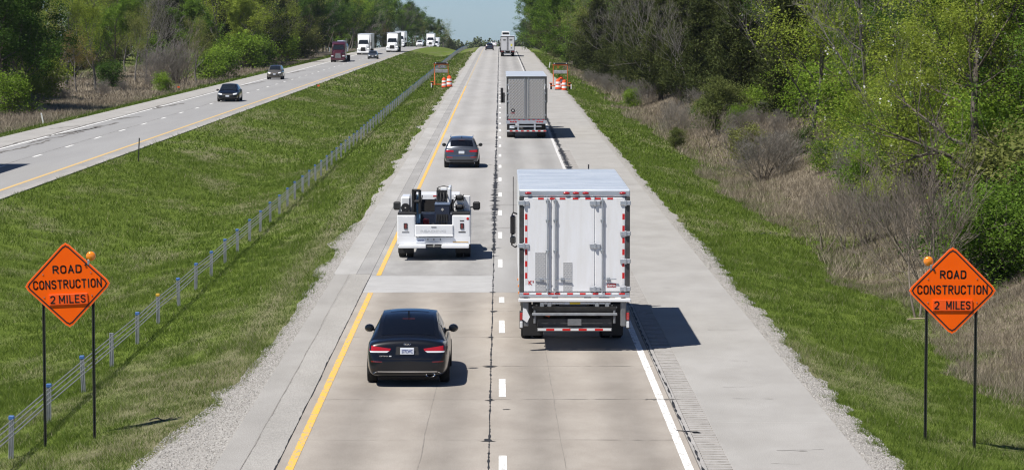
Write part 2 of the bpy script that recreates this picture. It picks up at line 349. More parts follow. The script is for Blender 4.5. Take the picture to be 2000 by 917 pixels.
M_groove = mat('rumble_groove_dark', (.20, .188, .172), .95, col2=(.30, .285, .265), vscale=3, fine=.2, fscale=40)  # darker colour for the groove faces than for the strip between them
M_tar = mat('crack_tar', (.018, .018, .019), .7, var=.4, vscale=6)
M_crack = mat('crack_dark', (.13, .12, .108), .9, var=.3, vscale=6)
M_faint = mat('crack_faint', (.22, .20, .178), .9, var=.2, vscale=6)
M_base = mat('road_base', (.12, .11, .10), .95, var=.2)
def worn(name, col, under, amount, sc=9.0):
    """road paint: worn away to the pavement below in small flakes"""
    m = bpy.data.materials.new(name); m.use_nodes = True; nt = m.node_tree; n = nt.nodes; l = nt.links; p = n['Principled BSDF']; p.inputs['Roughness'].default_value = .8
    tc = n.new('ShaderNodeTexCoord'); mp = n.new('ShaderNodeMapping'); mp.inputs['Scale'].default_value = (1, .35, 1); l.new(tc.outputs['Object'], mp.inputs[0])
    t = n.new('ShaderNodeTexNoise'); t.inputs['Scale'].default_value = sc; t.inputs['Detail'].default_value = 8; t.inputs['Roughness'].default_value = .8; l.new(mp.outputs[0], t.inputs['Vector'])
    rp = n.new('ShaderNodeValToRGB'); rp.color_ramp.elements[0].position = amount - .03; rp.color_ramp.elements[1].position = amount + .05
    rp.color_ramp.elements[0].color = (*under, 1); rp.color_ramp.elements[1].color = (*col, 1); l.new(t.outputs[0], rp.inputs[0]); l.new(rp.outputs[0], p.inputs['Base Color']); return m
M_yel = worn('paint_yellow', (.74, .43, .06), (.36, .32, .26), .455)
M_yelf = worn('paint_yellow_faded', (.52, .36, .12), (.36, .35, .33), .50)
M_yelo = worn('paint_yellow_pale', (.60, .40, .14), (.36, .35, .33), .42)
M_wht = worn('paint_white', (.78, .78, .76), (.40, .38, .35), .44)
M_whtw = worn('paint_white_worn', (.66, .655, .64), (.37, .36, .35), .47)

def yrange(y0, y1):
    """row positions: fine close by, coarse far off, always on the terrain rows' curvature"""
    r = [float(y0)]
    while r[-1] < y1 - .01:
        y = r[-1]; st = 3 if y < 200 else (8 if y < 600 else 12)
        r.append(min(y1, y + st))
    return np.array(r)
def strip(name, x0, x1, y0, y1, z, m, parent, left=False, thick=.0, ys=None):
    ys = yrange(y0, y1) if ys is None else ys
    sh = shift(ys) if left else 0 * ys
    X0 = x0(ys) if callable(x0) else np.full_like(ys, x0); X1 = x1(ys) if callable(x1) else np.full_like(ys, x1)
    zz = along(ys) + z; k = len(ys)
    a = np.stack([X0 + sh, ys, zz], 1); b = np.stack([X1 + sh, ys, zz], 1)
    v = np.concatenate([a, b]); i = np.arange(k - 1); f = np.stack([i, i + k, i + k + 1, i + 1], 1)
    if thick:
        a2 = a.copy(); b2 = b.copy(); a2[:, 2] -= thick; b2[:, 2] -= thick; v = np.concatenate([v, a2, b2])
        f = np.concatenate([f, np.stack([i + 2 * k, i, i + 1, i + 1 + 2 * k], 1), np.stack([i + k, i + 3 * k, i + 3 * k + 1, i + k + 1], 1)])
    return npmesh(name, v, f, m, parent)
FAR = 1500.0
road = strip('road', -5.25, 6.8, -40, FAR, -.03, M_base, None, thick=.3)
tag(road, 'two-lane carriageway carrying traffic away from the camera', kind='structure')
rng = random.Random(7)
# concrete slabs, lane by lane, each its own piece with an open joint round it
def slab(x0, x1, y0, y1, m):
    g = .005; b = MB().box(x0 + g, x1 - g, y0 + g, y1 - g, -.2, 0, .006); return b.build('slab', m, road)
cuts = [20.3, 26.3, 32.3, 38.3, 44.2, 50.1, 56.0, 61.9, 67.8, 74.0, 80.4, 85.9]
for i in range(len(cuts) - 1):
    for x0, x1 in ((-4.1, -.205), (-.205, 3.66)):
        slab(x0, x1, cuts[i], cuts[i + 1], M_tan)
slab(-4.1, -.205, 85.9, 91.4, M_patch); slab(-.205, 3.66, 85.9, 97.5, M_grey_r)
M_coarse = mat('asphalt_coarse', (.265, .258, .247), .9, tracks=.10, col2=(.335, .328, .315), vscale=1.4, fine=.25, fscale=34, bump=.5, bscale=50, stretch=(1, .3, 1), detail=7)
strip('asphalt_lane', -4.1, -.205, 91.41, 121, 0, M_coarse, road, thick=.1)
strip('asphalt_lane', -4.1, -.205, 121, FAR, 0, M_grey, road, thick=.1)
strip('asphalt_lane', -.205, 3.66, 97.51, FAR, 0, M_grey_r, road, thick=.1)
# shoulders
strip('shoulder', -5.25, -4.7405, 20, 92, 0, M_shl, road, thick=.12)
strip('shoulder', -4.74, -4.11, 20, 40, 0, M_shl, road, thick=.12)
strip('shoulder', -5.3, -4.58, 92, FAR, 0, M_shl2, road, thick=.12)
strip('shoulder', -4.57, -4.11, 92, FAR, .002, M_shl3, road, thick=.12)
for i in range(26):
    y0 = 22 + i * 9.1; g = .006
    MB().box(4.26, 6.8, y0 + g, y0 + 9.1 - g, -.15, 0, .01).build('shoulder_slab', M_shr, road)
strip('shoulder', 4.26, 6.8, 22 + 26 * 9.1, FAR, 0, M_shr, road, thick=.12)
strip('shoulder_edge', 3.67, 3.79, 22, FAR, 0, M_rumble, road, thick=.12)
strip('shoulder_edge', 3.80, 4.255, 175, FAR, 0, M_shr, road, thick=.12)
# milled rumble strip: real grooves
def rumble(x0, x1, y0, y1, pitch, depth, m, dark_grooves=True):
    n = int((y1 - y0) / pitch); fr = np.array([0, .34, .42, .62, .82, .90]); dz = np.array([0, 0, -.6, -1, -.6, 0]) * depth
    ys = (y0 + (np.arange(n)[:, None] + fr[None]) * pitch).ravel(); zz = np.tile(dz, n)
    k = len(ys); v = np.concatenate([np.stack([np.full(k, x0), ys, zz], 1), np.stack([np.full(k, x1), ys, zz], 1)])
    i = np.arange(k - 1); o = npmesh('rumble_strip', v, np.stack([i, i + k, i + k + 1, i + 1], 1), m, road)
    if not dark_grooves: return o
    o.data.materials.append(M_groove); ph = i % 6; o.data.polygons.foreach_set('material_index', ((ph >= 1) & (ph <= 4)).astype(np.int32)); return o
rumble(3.80, 4.255, 40, 175, .31, .026, M_rumble)
rumble(-4.74, -4.11, 40, 92, .20, .014, M_shl, False)

# wavering ribbons: tarred seams and cracks
def ribbon(name, path, w, m, parent, z=.004, seed=0, wob=.03, step=.35, wvar=.7):
    rg = np.random.RandomState(seed); P = []
    for (xa, ya), (xb, yb) in zip(path[:-1], path[1:]):
        n = max(2, int(math.hypot(xb - xa, yb - ya) / step)); t = np.linspace(0, 1, n, endpoint=False); P.append(np.stack([xa + (xb - xa) * t, ya + (yb - ya) * t], 1))
    P = np.concatenate(P + [np.array([path[-1]], float)]); k = len(P)
    d = np.gradient(P, axis=0); d /= np.maximum(1e-6, np.linalg.norm(d, axis=1))[:, None]; nrm = np.stack([-d[:, 1], d[:, 0]], 1)
    wo = np.convolve(rg.randn(k + 8), np.ones(9) / 3, 'valid')[:k] * wob
    wa = np.interp(P[:, 1], w[0], w[1]) if isinstance(w, tuple) else np.full(k, w)
    wd = wa * np.clip(1 + rg.randn(k) * wvar, .15, 2.4) * .5
    c = P + nrm * wo[:, None]; a = c + nrm * wd[:, None]; b = c - nrm * wd[:, None]
    za = along(a[:, 1]) + z
    v = np.concatenate([np.column_stack([a, za]), np.column_stack([b, za])]); i = np.arange(k - 1)
    return npmesh(name, v, np.stack([i, i + 1, i + k + 1, i + k], 1), m, parent)
ribbon('tar_seam', [(-.205, 40), (-.205, 100)], .026, M_tar, road, seed=1, wob=.006, step=.16)
ribbon('tar_seam', [(-.215, 100), (-.215, 175)], ([100, 112, 125, 140, 160, 175], [.07, .12, .22, .18, .10, .08]), M_tar, road, seed=2, wob=.012, step=.2)
ribbon('tar_seam', [(-.215, 175), (-.2, 720)], .085, M_tar, road, seed=3, wob=.012, step=1.0)
ribbon('tar_seam', [(3.72, 40), (3.70, 86)], .024, M_tar, road, seed=4, wob=.014, step=.3, z=.006, wvar=1.3)
ribbon('tar_seam', [(3.72, 98), (3.72, 240)], ([98, 130, 190, 240], [.10, .20, .20, .13]), M_tar, road, seed=5, wob=.012, step=.25, z=.006)
ribbon('tar_seam', [(3.72, 240), (3.72, 640)], .14, M_tar, road, seed=6, wob=.012, step=1.2, z=.006)
ribbon('tar_seam', [(-4.105, 30), (-4.105, 92)], .016, M_tar, road, seed=7, wob=.008, step=.25, z=.005)
ribbon('shoulder_crack', [(-4.78, 30), (-4.72, 60), (-4.8, 92)], .010, M_faint, road, seed=8, wob=.008, step=.3)
for i in range(1, len(cuts)):        # thin cracks beside the cross joints, black spots on the seam
    y = cuts[i]
    ribbon('joint_crack', [(-4.0, y), (-.25, y + rng.uniform(-.05, .05))], .012, M_faint, road, seed=20 + i, wob=.008, step=.15)
    ribbon('joint_crack', [(-.15, y), (3.6, y + rng.uniform(-.05, .05))], .018, M_crack, road, seed=40 + i, wob=.008, step=.15)
    if y > 50: ribbon('tar_blot', [(-.23, y - .25), (-.2, y + .1)], .16, M_tar, road, seed=60 + i, wob=.02, step=.08, z=.007)
ribbon('crack', [(3.15, 61.95), (3.9, 61.85)], .16, M_crack, road, seed=81, wob=.03, step=.06, z=.009)
ribbon('crack', [(3.5, 57.2), (3.95, 56.9)], .09, M_tar, road, seed=82, wob=.03, step=.06, z=.009)
ribbon('crack', [(1.25, 40), (1.12, 73)], .012, M_faint, road, seed=83, wob=.006, step=.3)
ribbon('crack', [(-1.6, 40), (-1.35, 73)], .010, M_faint, road, seed=84, wob=.006, step=.3)
ribbon('tar_blot', [(.06, 60.3), (.22, 60.35)], .10, M_tar, road, seed=85, step=.05, z=.009)
for k in range(16):
    y = rng.uniform(98, 330); x0, x1 = ((-4.0, -.3), (-.1, 3.6), (4.4, 6.6))[k % 3]
    ribbon('crack', [(x0, y), ((x0 + x1) / 2, y + rng.uniform(-.2, .2)), (x1, y + rng.uniform(-.2, .2))], .045, M_crack, road, seed=100 + k, wob=.05, step=.2)
for k in range(9):
    y = rng.uniform(52, 95); x0 = rng.uniform(4.5, 5.6)
    ribbon('crack', [(x0, y), (x0 + rng.uniform(.4, 1.2), y + rng.uniform(-.1, .1))], .018, M_crack, road, seed=130 + k, wob=.02, step=.1)
# paint
strip('yellow_line', -3.92, -3.77, 20, 85.8, .006, M_yel, road)
strip('yellow_line', -3.92, -3.77, 91.5, 330, .006, M_yel, road)
strip('yellow_line', -3.92, -3.77, 330, 1000, .006, M_yelf, road)
strip('white_line', 3.38, 3.54, 20, 86, .006, M_wht, road)
strip('white_line', 3.38, 3.54, 98, 420, .006, M_whtw, road)
strip('white_line', 3.40, 3.52, 420, 1000, .006, M_whtw, road)
for y0 in (26.0, 38.2, 50.9, 62.3, 74.9): strip('lane_dash', -.02, .13, y0, y0 + 3.05, .006, M_wht, road)
strip('lane_dash', -.02, .13, 82.8, 84.4, .006, M_wht, road)
y = 94.4
while y < 840:
    strip('lane_dash', -.06, .09, y, y + (3.05 if y < 500 else 3.6), .006, M_wht if y < 300 else M_whtw, road); y += 12.2
# oncoming carriageway
oroad = strip('oncoming_road', -33.9, -22.45, -40, FAR, -.03, M_base, None, left=True, thick=.3)
tag(oroad, 'oncoming carriageway beyond the grass median', kind='structure')
strip('lane', -31.2, -23.3, -40, FAR, 0, M_left, oroad, left=True, thick=.1)
strip('shoulder', -33.9, -31.21, -40, FAR, 0, M_shr, oroad, left=True, thick=.1)
strip('shoulder_strip', -23.295, -22.9, -40, FAR, 0, M_shl3, oroad, left=True, thick=.1)
strip('shoulder', -22.895, -22.45, -40, FAR, 0, M_shr, oroad, left=True, thick=.1)
strip('yellow_line', -23.70, -23.48, 90, 480, .006, M_yelo, oroad, left=True)
strip('yellow_line', -23.68, -23.5, 480, 900, .006, M_yelf, oroad, left=True)
strip('white_line', -31.05, -30.87, 150, 900, .006, M_wht, oroad, left=True)
y = 155.3
while y < 840: strip('lane_dash', -27.38, -27.2, y, y + 3.05, .006, M_wht, oroad, left=True); y += 12.2
def lx(x, y): return x + float(shift(y))
def oribbon(name, path, w, m, seed, **k):
    return ribbon(name, [(lx(a, b), b) for a, b in path], w, m, oroad, seed=seed, **k)
oribbon('lane_joint', [(-27.5, 120), (-27.5, 420)], .035, M_crack, 201, wob=.02, step=.6)
oribbon('crack', [(-31.3, 150), (-31.25, 330)], .10, M_crack, 202, wob=.06, step=.5, z=.008)
for k, (x0, y0, x1, y1, w) in enumerate([(-31.0, 196, -29.8, 212, .30), (-30.4, 199, -29.5, 220, .28), (-30.6, 184, -29.6, 204, .20), (-30.8, 226, -29.6, 233, .4), (-32.8, 208, -31.6, 214, .2), (-30.2, 172, -29.7, 190, .25), (-30.9, 252, -30.0, 268, .35), (-30.7, 330, -29.8, 352, .3), (-30.9, 395, -29.9, 420, .35)]):
    oribbon('tar_patch', [(x0, y0), (x1, y1)], w, M_crack, 210 + k, wob=.12, step=.4, z=.009, wvar=.5)

# ------------------------------------------------------------------ gravel verges with uneven edges and loose stones
M_gravel = mat('gravel', (0.193, 0.182, 0.164), .95, col2=(0.432, 0.414, 0.386), vscale=20, detail=6, bump=1.0, bscale=30, fine=.35, fscale=90)
def edge_l(y): return -5.42 - .42 * vnoise(y, y * 0, 7, 31) - .75 * vnoise(y, y * 0, 1.6, 32) * vnoise(y, y * 0, 9, 33) - .6 * np.clip((74 - y) / 14, 0, 1)
def edge_r(y): return 6.98 + .30 * vnoise(y, y * 0, 5, 41) + .3 * vnoise(y, y * 0, .9, 42)
def verge(name, xin, xout, y0, y1, step, m, label):
    ys = np.arange(y0, y1, step); k = len(ys); v = []
    sgn = 1 if xin > 0 else -1
    for t in np.linspace(0, 1, 9):
        x = xin + (xout(ys) - xin) * t; fl = np.clip(1 - np.abs(x - xin) / .55, 0, 1); z = (terr(xin + (x - xin) + sgn * .02, ys) + .02) * (1 - fl) + (along(ys) - .015) * fl - .03 * (t == 1); v.append(np.stack([x, ys, z], 1))
    v = np.concatenate(v); i = np.arange(k - 1); f = np.concatenate([np.stack([i + j * k, i + (j + 1) * k, i + (j + 1) * k + 1, i + j * k + 1], 1) for j in range(8)])
    o = npmesh(name, v, f, m); tag(o, label, kind='stuff'); return o
verge('gravel', -5.2, edge_l, 30, 620, .25, M_gravel, 'pale gravel strip along the median edge of the carriageway')
verge('gravel', 6.75, edge_r, 30, 620, .25, M_gravel, 'pale gravel strip along the outer shoulder')
def stones(n, seed):
    rg = np.random.RandomState(seed); y = 46 + 70 * rg.rand(n) ** 1.5; side = rg.rand(n) < .55
    t = rg.rand(n) ** .8; x = np.where(side, -5.2 + (edge_l(y) - .15 + 5.2) * t, 6.72 + (edge_r(y) + .12 - 6.72) * t)
    s = .009 + .020 * rg.rand(n) ** 2; fl = np.clip(1 - np.abs(x - np.where(side, -5.2, 6.75)) / .55, 0, 1); z = (terr(x, y) + .02) * (1 - fl) - .015 * fl
    base = np.array([[1, 0, 0], [-.5, .87, 0], [-.5, -.87, 0], [0, 0, .9]]); a = rg.rand(n) * 6.28; c, sn = np.cos(a), np.sin(a)
    v = base[None] * s[:, None, None] * (1 + .5 * (rg.rand(n, 4, 1) - .5)); vx = v[..., 0] * c[:, None] - v[..., 1] * sn[:, None]; vy = v[..., 0] * sn[:, None] + v[..., 1] * c[:, None]
    V = np.stack([vx + x[:, None], vy + y[:, None], v[..., 2] + z[:, None]], -1).reshape(-1, 3)
    F = (np.arange(n)[:, None, None] * 4 + np.array([[0, 1, 3], [1, 2, 3], [2, 0, 3]])[None]).reshape(-1, 3)
    o = npmesh('gravel', V, F, mat('gravel_stone', (.15, .14, .122), .9, col2=(.52, .50, .47), vscale=30)); tag(o, 'loose light stones scattered on both gravel edges', kind='stuff')
stones(60000, 5)
# ------------------------------------------------------------------ grass and brush (uncountable: stuff)
M_grass = leafmat('grass_blades', (.078, .126, .017), (.182, .248, .044), .35, attr='g', c3=(.40, .36, .24))
M_brush = leafmat('dry_brush_blades', (.135, .11, .078), (.37, .32, .245), .25, attr='g')
def blades(name, x, y, h, w, g, m, label, lean=.45, seed=1):
    rg = np.random.RandomState(seed); n = len(x); z = terr(x, y) - .01
    a = rg.rand(n) * 6.2832; b = rg.rand(n) * 6.2832; L = lean * h * rg.rand(n) ** .7
    px, py = np.cos(a) * w / 2, np.sin(a) * w / 2
    v = np.stack([np.stack([x - px, y - py, z], 1), np.stack([x + px, y + py, z], 1), np.stack([x + np.cos(b) * L, y + np.sin(b) * L, z + h], 1)], 1).reshape(-1, 3)
    o = npmesh(name, v, np.arange(3 * n).reshape(-1, 3), m, attr={'g': np.repeat(g, 3)}); tag(o, label, kind='stuff'); return o
def infr(x, y, mg=4.0): return (x < .172 * y + mg) & (x > -.178 * y - mg)
def scatter(n, x0, x1, y0, y1, rg): return x0 + (x1 - x0) * rg.rand(n), y0 + (y1 - y0) * rg.rand(n)
def mown(x, y):
    xm = x - lshift(x, y)
    med = (xm > -22.4) & (x < edge_l(y) + .25 * (vnoise(x, y, .25, 51) > .7)); rt = (x > edge_r(y) - .25 * (vnoise(x, y, .25, 52) > .7)) & (x < brush_edge(y) + 2.5); lf = (xm < -34.0) & (xm > -38.5)
    return med | rt | lf
rg = np.random.RandomState(3)
for zi, (y0, y1, den, w, h) in enumerate([(47, 75, 720, .011, .10), (75, 110, 340, .016, .105), (110, 180, 120, .028, .12), (180, 320, 36, .06, .13), (320, 640, 10, .14, .16)]):
    X, Y = [], []
    for (a, b) in ((-24, -5.4), (6.9, 20), (-41, -30)):
        if a < -29 and y1 < 180: continue
        n = int(den * (b - a) * (y1 - y0)); x, y = scatter(n, a, b, y0, y1, rg); k = infr(x, y, 3) & mown(x, y); X.append(x[k]); Y.append(y[k])
    x = np.concatenate(X); y = np.concatenate(Y); n = len(x)
    d = dryness(x, y); tuft = vnoise(x, y, .45, 61); t2 = vnoise(x, y, 2.2, 62)
    keep = rg.rand(n) < (.35 + .9 * tuft); x, y, d, tuft, t2 = x[keep], y[keep], d[keep], tuft[keep], t2[keep]; n = len(x)
    hh = h * (.45 + 1.1 * tuft * (.5 + t2)) * (.6 + .8 * rg.rand(n)) * (1 - .35 * d)
    g = np.where(rg.rand(n) < d * .62 + .03, .72 + .28 * rg.rand(n), .06 + .34 * rg.rand(n) + .25 * (t2 - .4))
    blades('grass', x, y, hh, w * (.6 + .8 * rg.rand(n)), np.clip(g, 0, 1), M_grass, 'short mown grass with straw patches on median and verges', lean=1.1, seed=70 + zi)
def brushy(x, y):
    xm = x - lshift(x, y); return ((x > brush_edge(y) - .4 + 1.2 * (vnoise(x, y, 1.1, 71) - .5)) & (x < 34)) | ((xm < -36.6) & (xm > -62))
for zi, (y0, y1, den, w, h) in enumerate([(58, 100, 260, .013, .24), (100, 170, 100, .024, .28), (170, 300, 34, .045, .32), (300, 520, 8, .10, .36)]):
    X, Y = [], []
    for (a, b) in ((10, 32), (-62, -36)):
        if a < 0 and y1 < 180: continue
        n = int(den * (b - a) * (y1 - y0)); x, y = scatter(n, a, b, y0, y1, rg); k = infr(x, y, 4) & brushy(x, y); X.append(x[k]); Y.append(y[k])
    x = np.concatenate(X); y = np.concatenate(Y); n = len(x)
    cl = vnoise(x, y, .8, 72); cl2 = vnoise(x, y, 3.5, 73)
    hh = h * (.35 + 1.3 * cl * cl2 + .3 * cl) * (.5 + rg.rand(n))
    g = np.clip(.15 + .75 * rg.rand(n) * (.5 + cl2), 0, 1)
    blades('dry_brush', x, y, hh, w * (.6 + .8 * rg.rand(n)), g, M_brush, 'dead straw-coloured brush and tangled stalks below the trees', lean=.9, seed=90 + zi)

# ------------------------------------------------------------------ trees
M_bark = mat('bark_brown', (.075, .06, .047), .95, col2=(.14, .12, .10), vscale=9, bump=.6, bscale=14, stretch=(1, 1, .25))
M_barkg = mat('bark_grey', (.085, .078, .07), .95, col2=(.17, .158, .145), vscale=7, bump=.5, bscale=16, stretch=(1, 1, .3))
M_twig = mat('twig_grey', (.125, .115, .10), .95, col2=(.24, .222, .198), vscale=3)
M_twigb = mat('twig_brown', (.14, .115, .09), .95, col2=(.26, .22, .18), vscale=3)
L_dark = leafmat('leaf_dark', (.024, .062, .010), (.078, .150, .024), .38)
L_mid = leafmat('leaf_mid', (.060, .120, .014), (.165, .270, .034), .42)
L_bright = leafmat('leaf_bright', (.100, .178, .015), (.25, .37, .045), .42)
L_yel = leafmat('leaf_yellow_green', (.128, .180, .020), (.30, .37, .056), .42)
L_olive = leafmat('leaf_olive', (.115, .136, .033), (.24, .26, .076), .38)
L_loc = leafmat('leaf_locust', (.140, .190, .020), (.32, .39, .060), .45)
L_rust = leafmat('leaf_rust', (.165, .125, .042), (.30, .25, .085), .38)
L_cedar = leafmat('cedar_sprays', (.022, .034, .010), (.086, .102, .028), .16, vscale=.6)
L_cedar2 = leafmat('cedar_sprays_light', (.060, .082, .020), (.145, .172, .050), .2, vscale=.6)
L_white = leafmat('blossom_white', (.5, .5, .42), (.78, .78, .70), .3)

def grow(rg, H, spread=.55, levels=4, nch=(7, 5, 4, 3), lr=(.55, .5, .5, .5), start=.25, up=.25, r0=None, multi=1, droop=0.0, wig=.16):
    """segments (p0,p1,r0,r1,level) and tip points of a branching plant"""
    S = []; T = []
    def branch(p, d, L, r, lv):
        ns = 5 if lv == 0 else (4 if lv == 1 else 3); q = p; step = L / ns; pts = [p]
        for i in range(ns):
            d = (d + Vector((rg.gauss(0, wig), rg.gauss(0, wig), rg.gauss(0, wig) + (up if lv else .05) * .35 - droop * lv * .12))).normalized()
            e = q + d * step; ra = r * (1 - .8 * i / ns); rb = r * (1 - .8 * (i + 1) / ns); S.append((q, e, ra, rb, lv)); q = e; pts.append(q)
        if lv + 1 < levels:
            n = nch[lv]
            for k in range(n):
                t = (start if lv == 0 else .25) + (1 - (start if lv == 0 else .25)) * (k + rg.random()) / n
                f = min(.999, t) * ns; i = int(f); b = pts[i].lerp(pts[i + 1], f - i)
                a = k * 2.4 + rg.random() * 1.2; o = d.orthogonal().normalized(); o.rotate(Matrix.Rotation(a, 3, d))
                an = spread * (1.15 - .45 * t) * rg.uniform(.75, 1.25) * (1.6 if lv == 0 else 1.2)
                nd = (d * math.cos(an) + o * math.sin(an)).normalized()
                branch(b, nd, L * lr[lv] * (1.2 - .65 * t if lv == 0 else 1.0) * rg.uniform(.7, 1.2), max(.004, r * (1 - .8 * t) * .62), lv + 1)
            T.append((q, lv))
        else: T.append((q, lv)); T.append((pts[ns // 2], lv))
    r0 = r0 or H * .018
    for k in range(multi):
        a = k * 2.4 + rg.random(); off = Vector((math.cos(a), math.sin(a), 0)) * (.12 * (multi > 1)) * H * .3
        d = (Vector((0, 0, 1)) + (Vector((math.cos(a), math.sin(a), 0)) * rg.uniform(.15, .5) if multi > 1 else Vector((rg.gauss(0, .05), rg.gauss(0, .05), 0)))).normalized()
        branch(off + Vector((0, 0, -.15)), d, H * (rg.uniform(.75, 1) if multi > 1 else 1), r0, 0)
    return S, T
def seg_mesh(name, S, n_big=6, rmin=0.0):
    vs_, fs = [], []; k0 = 0
    for grp, n in (([s for s in S if s[4] == 0], n_big), ([s for s in S if s[4] > 0], 3)):
        if not grp: continue
        p0 = np.array([s[0][:] for s in grp]); p1 = np.array([s[1][:] for s in grp]); ra = np.maximum(rmin, [s[2] for s in grp]); rb = np.maximum(rmin, [s[3] for s in grp])
        d = p1 - p0; d /= np.linalg.norm(d, axis=1)[:, None] + 1e-9; ref = np.where(np.abs(d[:, 2:3]) < .9, [[0, 0, 1.0]], [[1.0, 0, 0]])
        u = np.cross(d, ref); u /= np.linalg.norm(u, axis=1)[:, None] + 1e-9; w = np.cross(d, u)
        R_ = []
        for p, r in ((p0, ra), (p1, rb)):
            for k in range(n):
                a = 2 * math.pi * k / n; R_.append(p + (u * math.cos(a) + w * math.sin(a)) * r[:, None])
        V = np.stack(R_, 1); m = len(grp); vs_.append(V.reshape(-1, 3))
        i = np.arange(m)[:, None] * 2 * n + k0; q = np.concatenate([np.stack([i[:, 0] + k, i[:, 0] + (k + 1) % n, i[:, 0] + n + (k + 1) % n, i[:, 0] + n + k], 1) for k in range(n)])
        fs.append(q); k0 += m * 2 * n
    v = np.concatenate(vs_); f = np.concatenate(fs)
    me = bpy.data.meshes.new(name); me.vertices.add(len(v)); me.vertices.foreach_set('co', v.astype(np.float32).ravel()); me.loops.add(f.size); me.loops.foreach_set('vertex_index', f.astype(np.int32).ravel())
    me.polygons.add(len(f)); me.polygons.foreach_set('loop_start', np.arange(0, f.size, 4, dtype=np.int32)); me.polygons.foreach_set('use_smooth', np.ones(len(f), bool)); me.update(calc_edges=True); return me
def leaf_verts(pos, size, rg, slim=.55, upb=.5, dirs=None):
    n = len(pos); nrm = rg.randn(n, 3); nrm[:, 2] += upb * 1.5; nrm /= np.linalg.norm(nrm, axis=1)[:, None]
    t = rg.randn(n, 3) if dirs is None else dirs + .5 * rg.randn(n, 3)
    t -= nrm * (t * nrm).sum(1)[:, None]; t /= np.linalg.norm(t, axis=1)[:, None] + 1e-9; b = np.cross(nrm, t)
    s = size * (.6 + .8 * rg.rand(n)); s = s[:, None]
    v = np.stack([pos - t * s * .5, pos + b * s * slim * .5 - t * s * .05, pos + t * s * .5 + nrm * s * .08, pos - b * s * slim * .5 - t * s * .05], 1)
    return v.reshape(-1, 3)
def quad_mesh(name, v):
    f = np.arange(len(v)).reshape(-1, 4); me = bpy.data.meshes.new(name); me.vertices.add(len(v)); me.vertices.foreach_set('co', v.astype(np.float32).ravel()); me.loops.add(f.size); me.loops.foreach_set('vertex_index', f.astype(np.int32).ravel())
    me.polygons.add(len(f)); me.polygons.foreach_set('loop_start', np.arange(0, f.size, 4, dtype=np.int32)); me.update(calc_edges=True); return me
def leafy(seed, H, n_leaf, size, crad, spread=.55, multi=1, levels=4, nch=(9, 6, 4, 2), start=.22, up=.3, slim=.6, lr=(.5, .52, .5, .5), lowfill=0, wig=.16, upb=1.1):
    rg = random.Random(seed); nr = np.random.RandomState(seed); S, T = grow(rg, H, spread, levels, nch, lr, start, up, multi=multi, wig=wig)
    tips = np.array([t[0][:] for t in T if t[1] >= levels - 2]); wts = nr.rand(len(tips)) ** 2.6 + .03
    idx = nr.choice(len(tips), n_leaf, p=wts / wts.sum()); pos = tips[idx] + nr.randn(n_leaf, 3) * crad * np.array([1, 1, .7])
    pos[:, 2] = np.maximum(pos[:, 2], .1)
    return seg_mesh('trunk', S), quad_mesh('crown', leaf_verts(pos, size, nr, slim, upb))
def cedar(seed, H, wd, n, size=.30, taper=.75, base=.04, lump=.35):
    """dense evergreen: whorls of rising boughs clothed in short sprays"""
    rg = random.Random(seed); nr = np.random.RandomState(seed); S = []; P = []; D = []
    q = Vector((0, 0, -.2)); ns = 7
    for i in range(ns):
        e = q + Vector((rg.gauss(0, .05), rg.gauss(0, .05), H / ns)); S.append((q, e, H * .022 * (1 - i / ns) + .01, H * .022 * (1 - (i + 1) / ns) + .01, 0)); q = e
    nb = int(H * 15); lob = [(rg.random() * 6.28, rg.uniform(.1, .9), rg.uniform(.5, 1)) for _ in range(7)]
    for k in range(nb):
        t = base + (1 - base) * (k + rg.random()) / nb; a = k * 2.399 + rg.gauss(0, .3)
        prof = (1 - t) ** taper * (.55 + .45 * min(1, t / .18)); L = wd * .5 * prof * rg.uniform(.55, 1.15) + .15
        for (la, lt, lw) in lob:
            da = math.cos(a - la); L *= 1 + lump * lw * max(0, da) ** 3 * math.exp(-((t - lt) / .18) ** 2)
        p0 = Vector((0, 0, t * H * .96)); rise = rg.uniform(.15, .75); d = Vector((math.cos(a), math.sin(a), rise)).normalized(); p1 = p0 + d * L
        S.append((p0, p1, .014 + L * .008, .005, 1))
        m = max(3, int(n / nb * L / (wd * .28))); tt = nr.rand(m) ** .55
        pp = np.array(p0[:])[None] + np.array(d[:])[None] * (tt * L)[:, None] + nr.randn(m, 3) * (.10 + .10 * L) * np.array([1, 1, .55]); P.append(pp); D.append(np.tile(np.array([d.x, d.y, d.z + .5]), (m, 1)))
    P = np.concatenate(P); D = np.concatenate(D); P[:, 2] = np.maximum(P[:, 2], .05)
    return seg_mesh('trunk', S), quad_mesh('crown', leaf_verts(P, size, nr, .30, .7, D))
def bare(seed, H, spread=.5, multi=1, levels=5, nch=(8, 5, 4, 3), start=.2, up=.35, rmin=.006, lr=(.55, .55, .5, .5), wig=.10):
    rg = random.Random(seed); S, T = grow(rg, H, spread, levels, nch, lr, start, up, multi=multi, r0=H * .014 / (1 + .5 * (multi > 1)), wig=wig)
    a = [s for s in S if s[4] <= 1]; b = [(s[0], s[1], s[2], s[3], 1) for s in S if s[4] > 1]
    return seg_mesh('trunk', a, 6, rmin * 1.4), seg_mesh('twigs', b, 3, rmin)

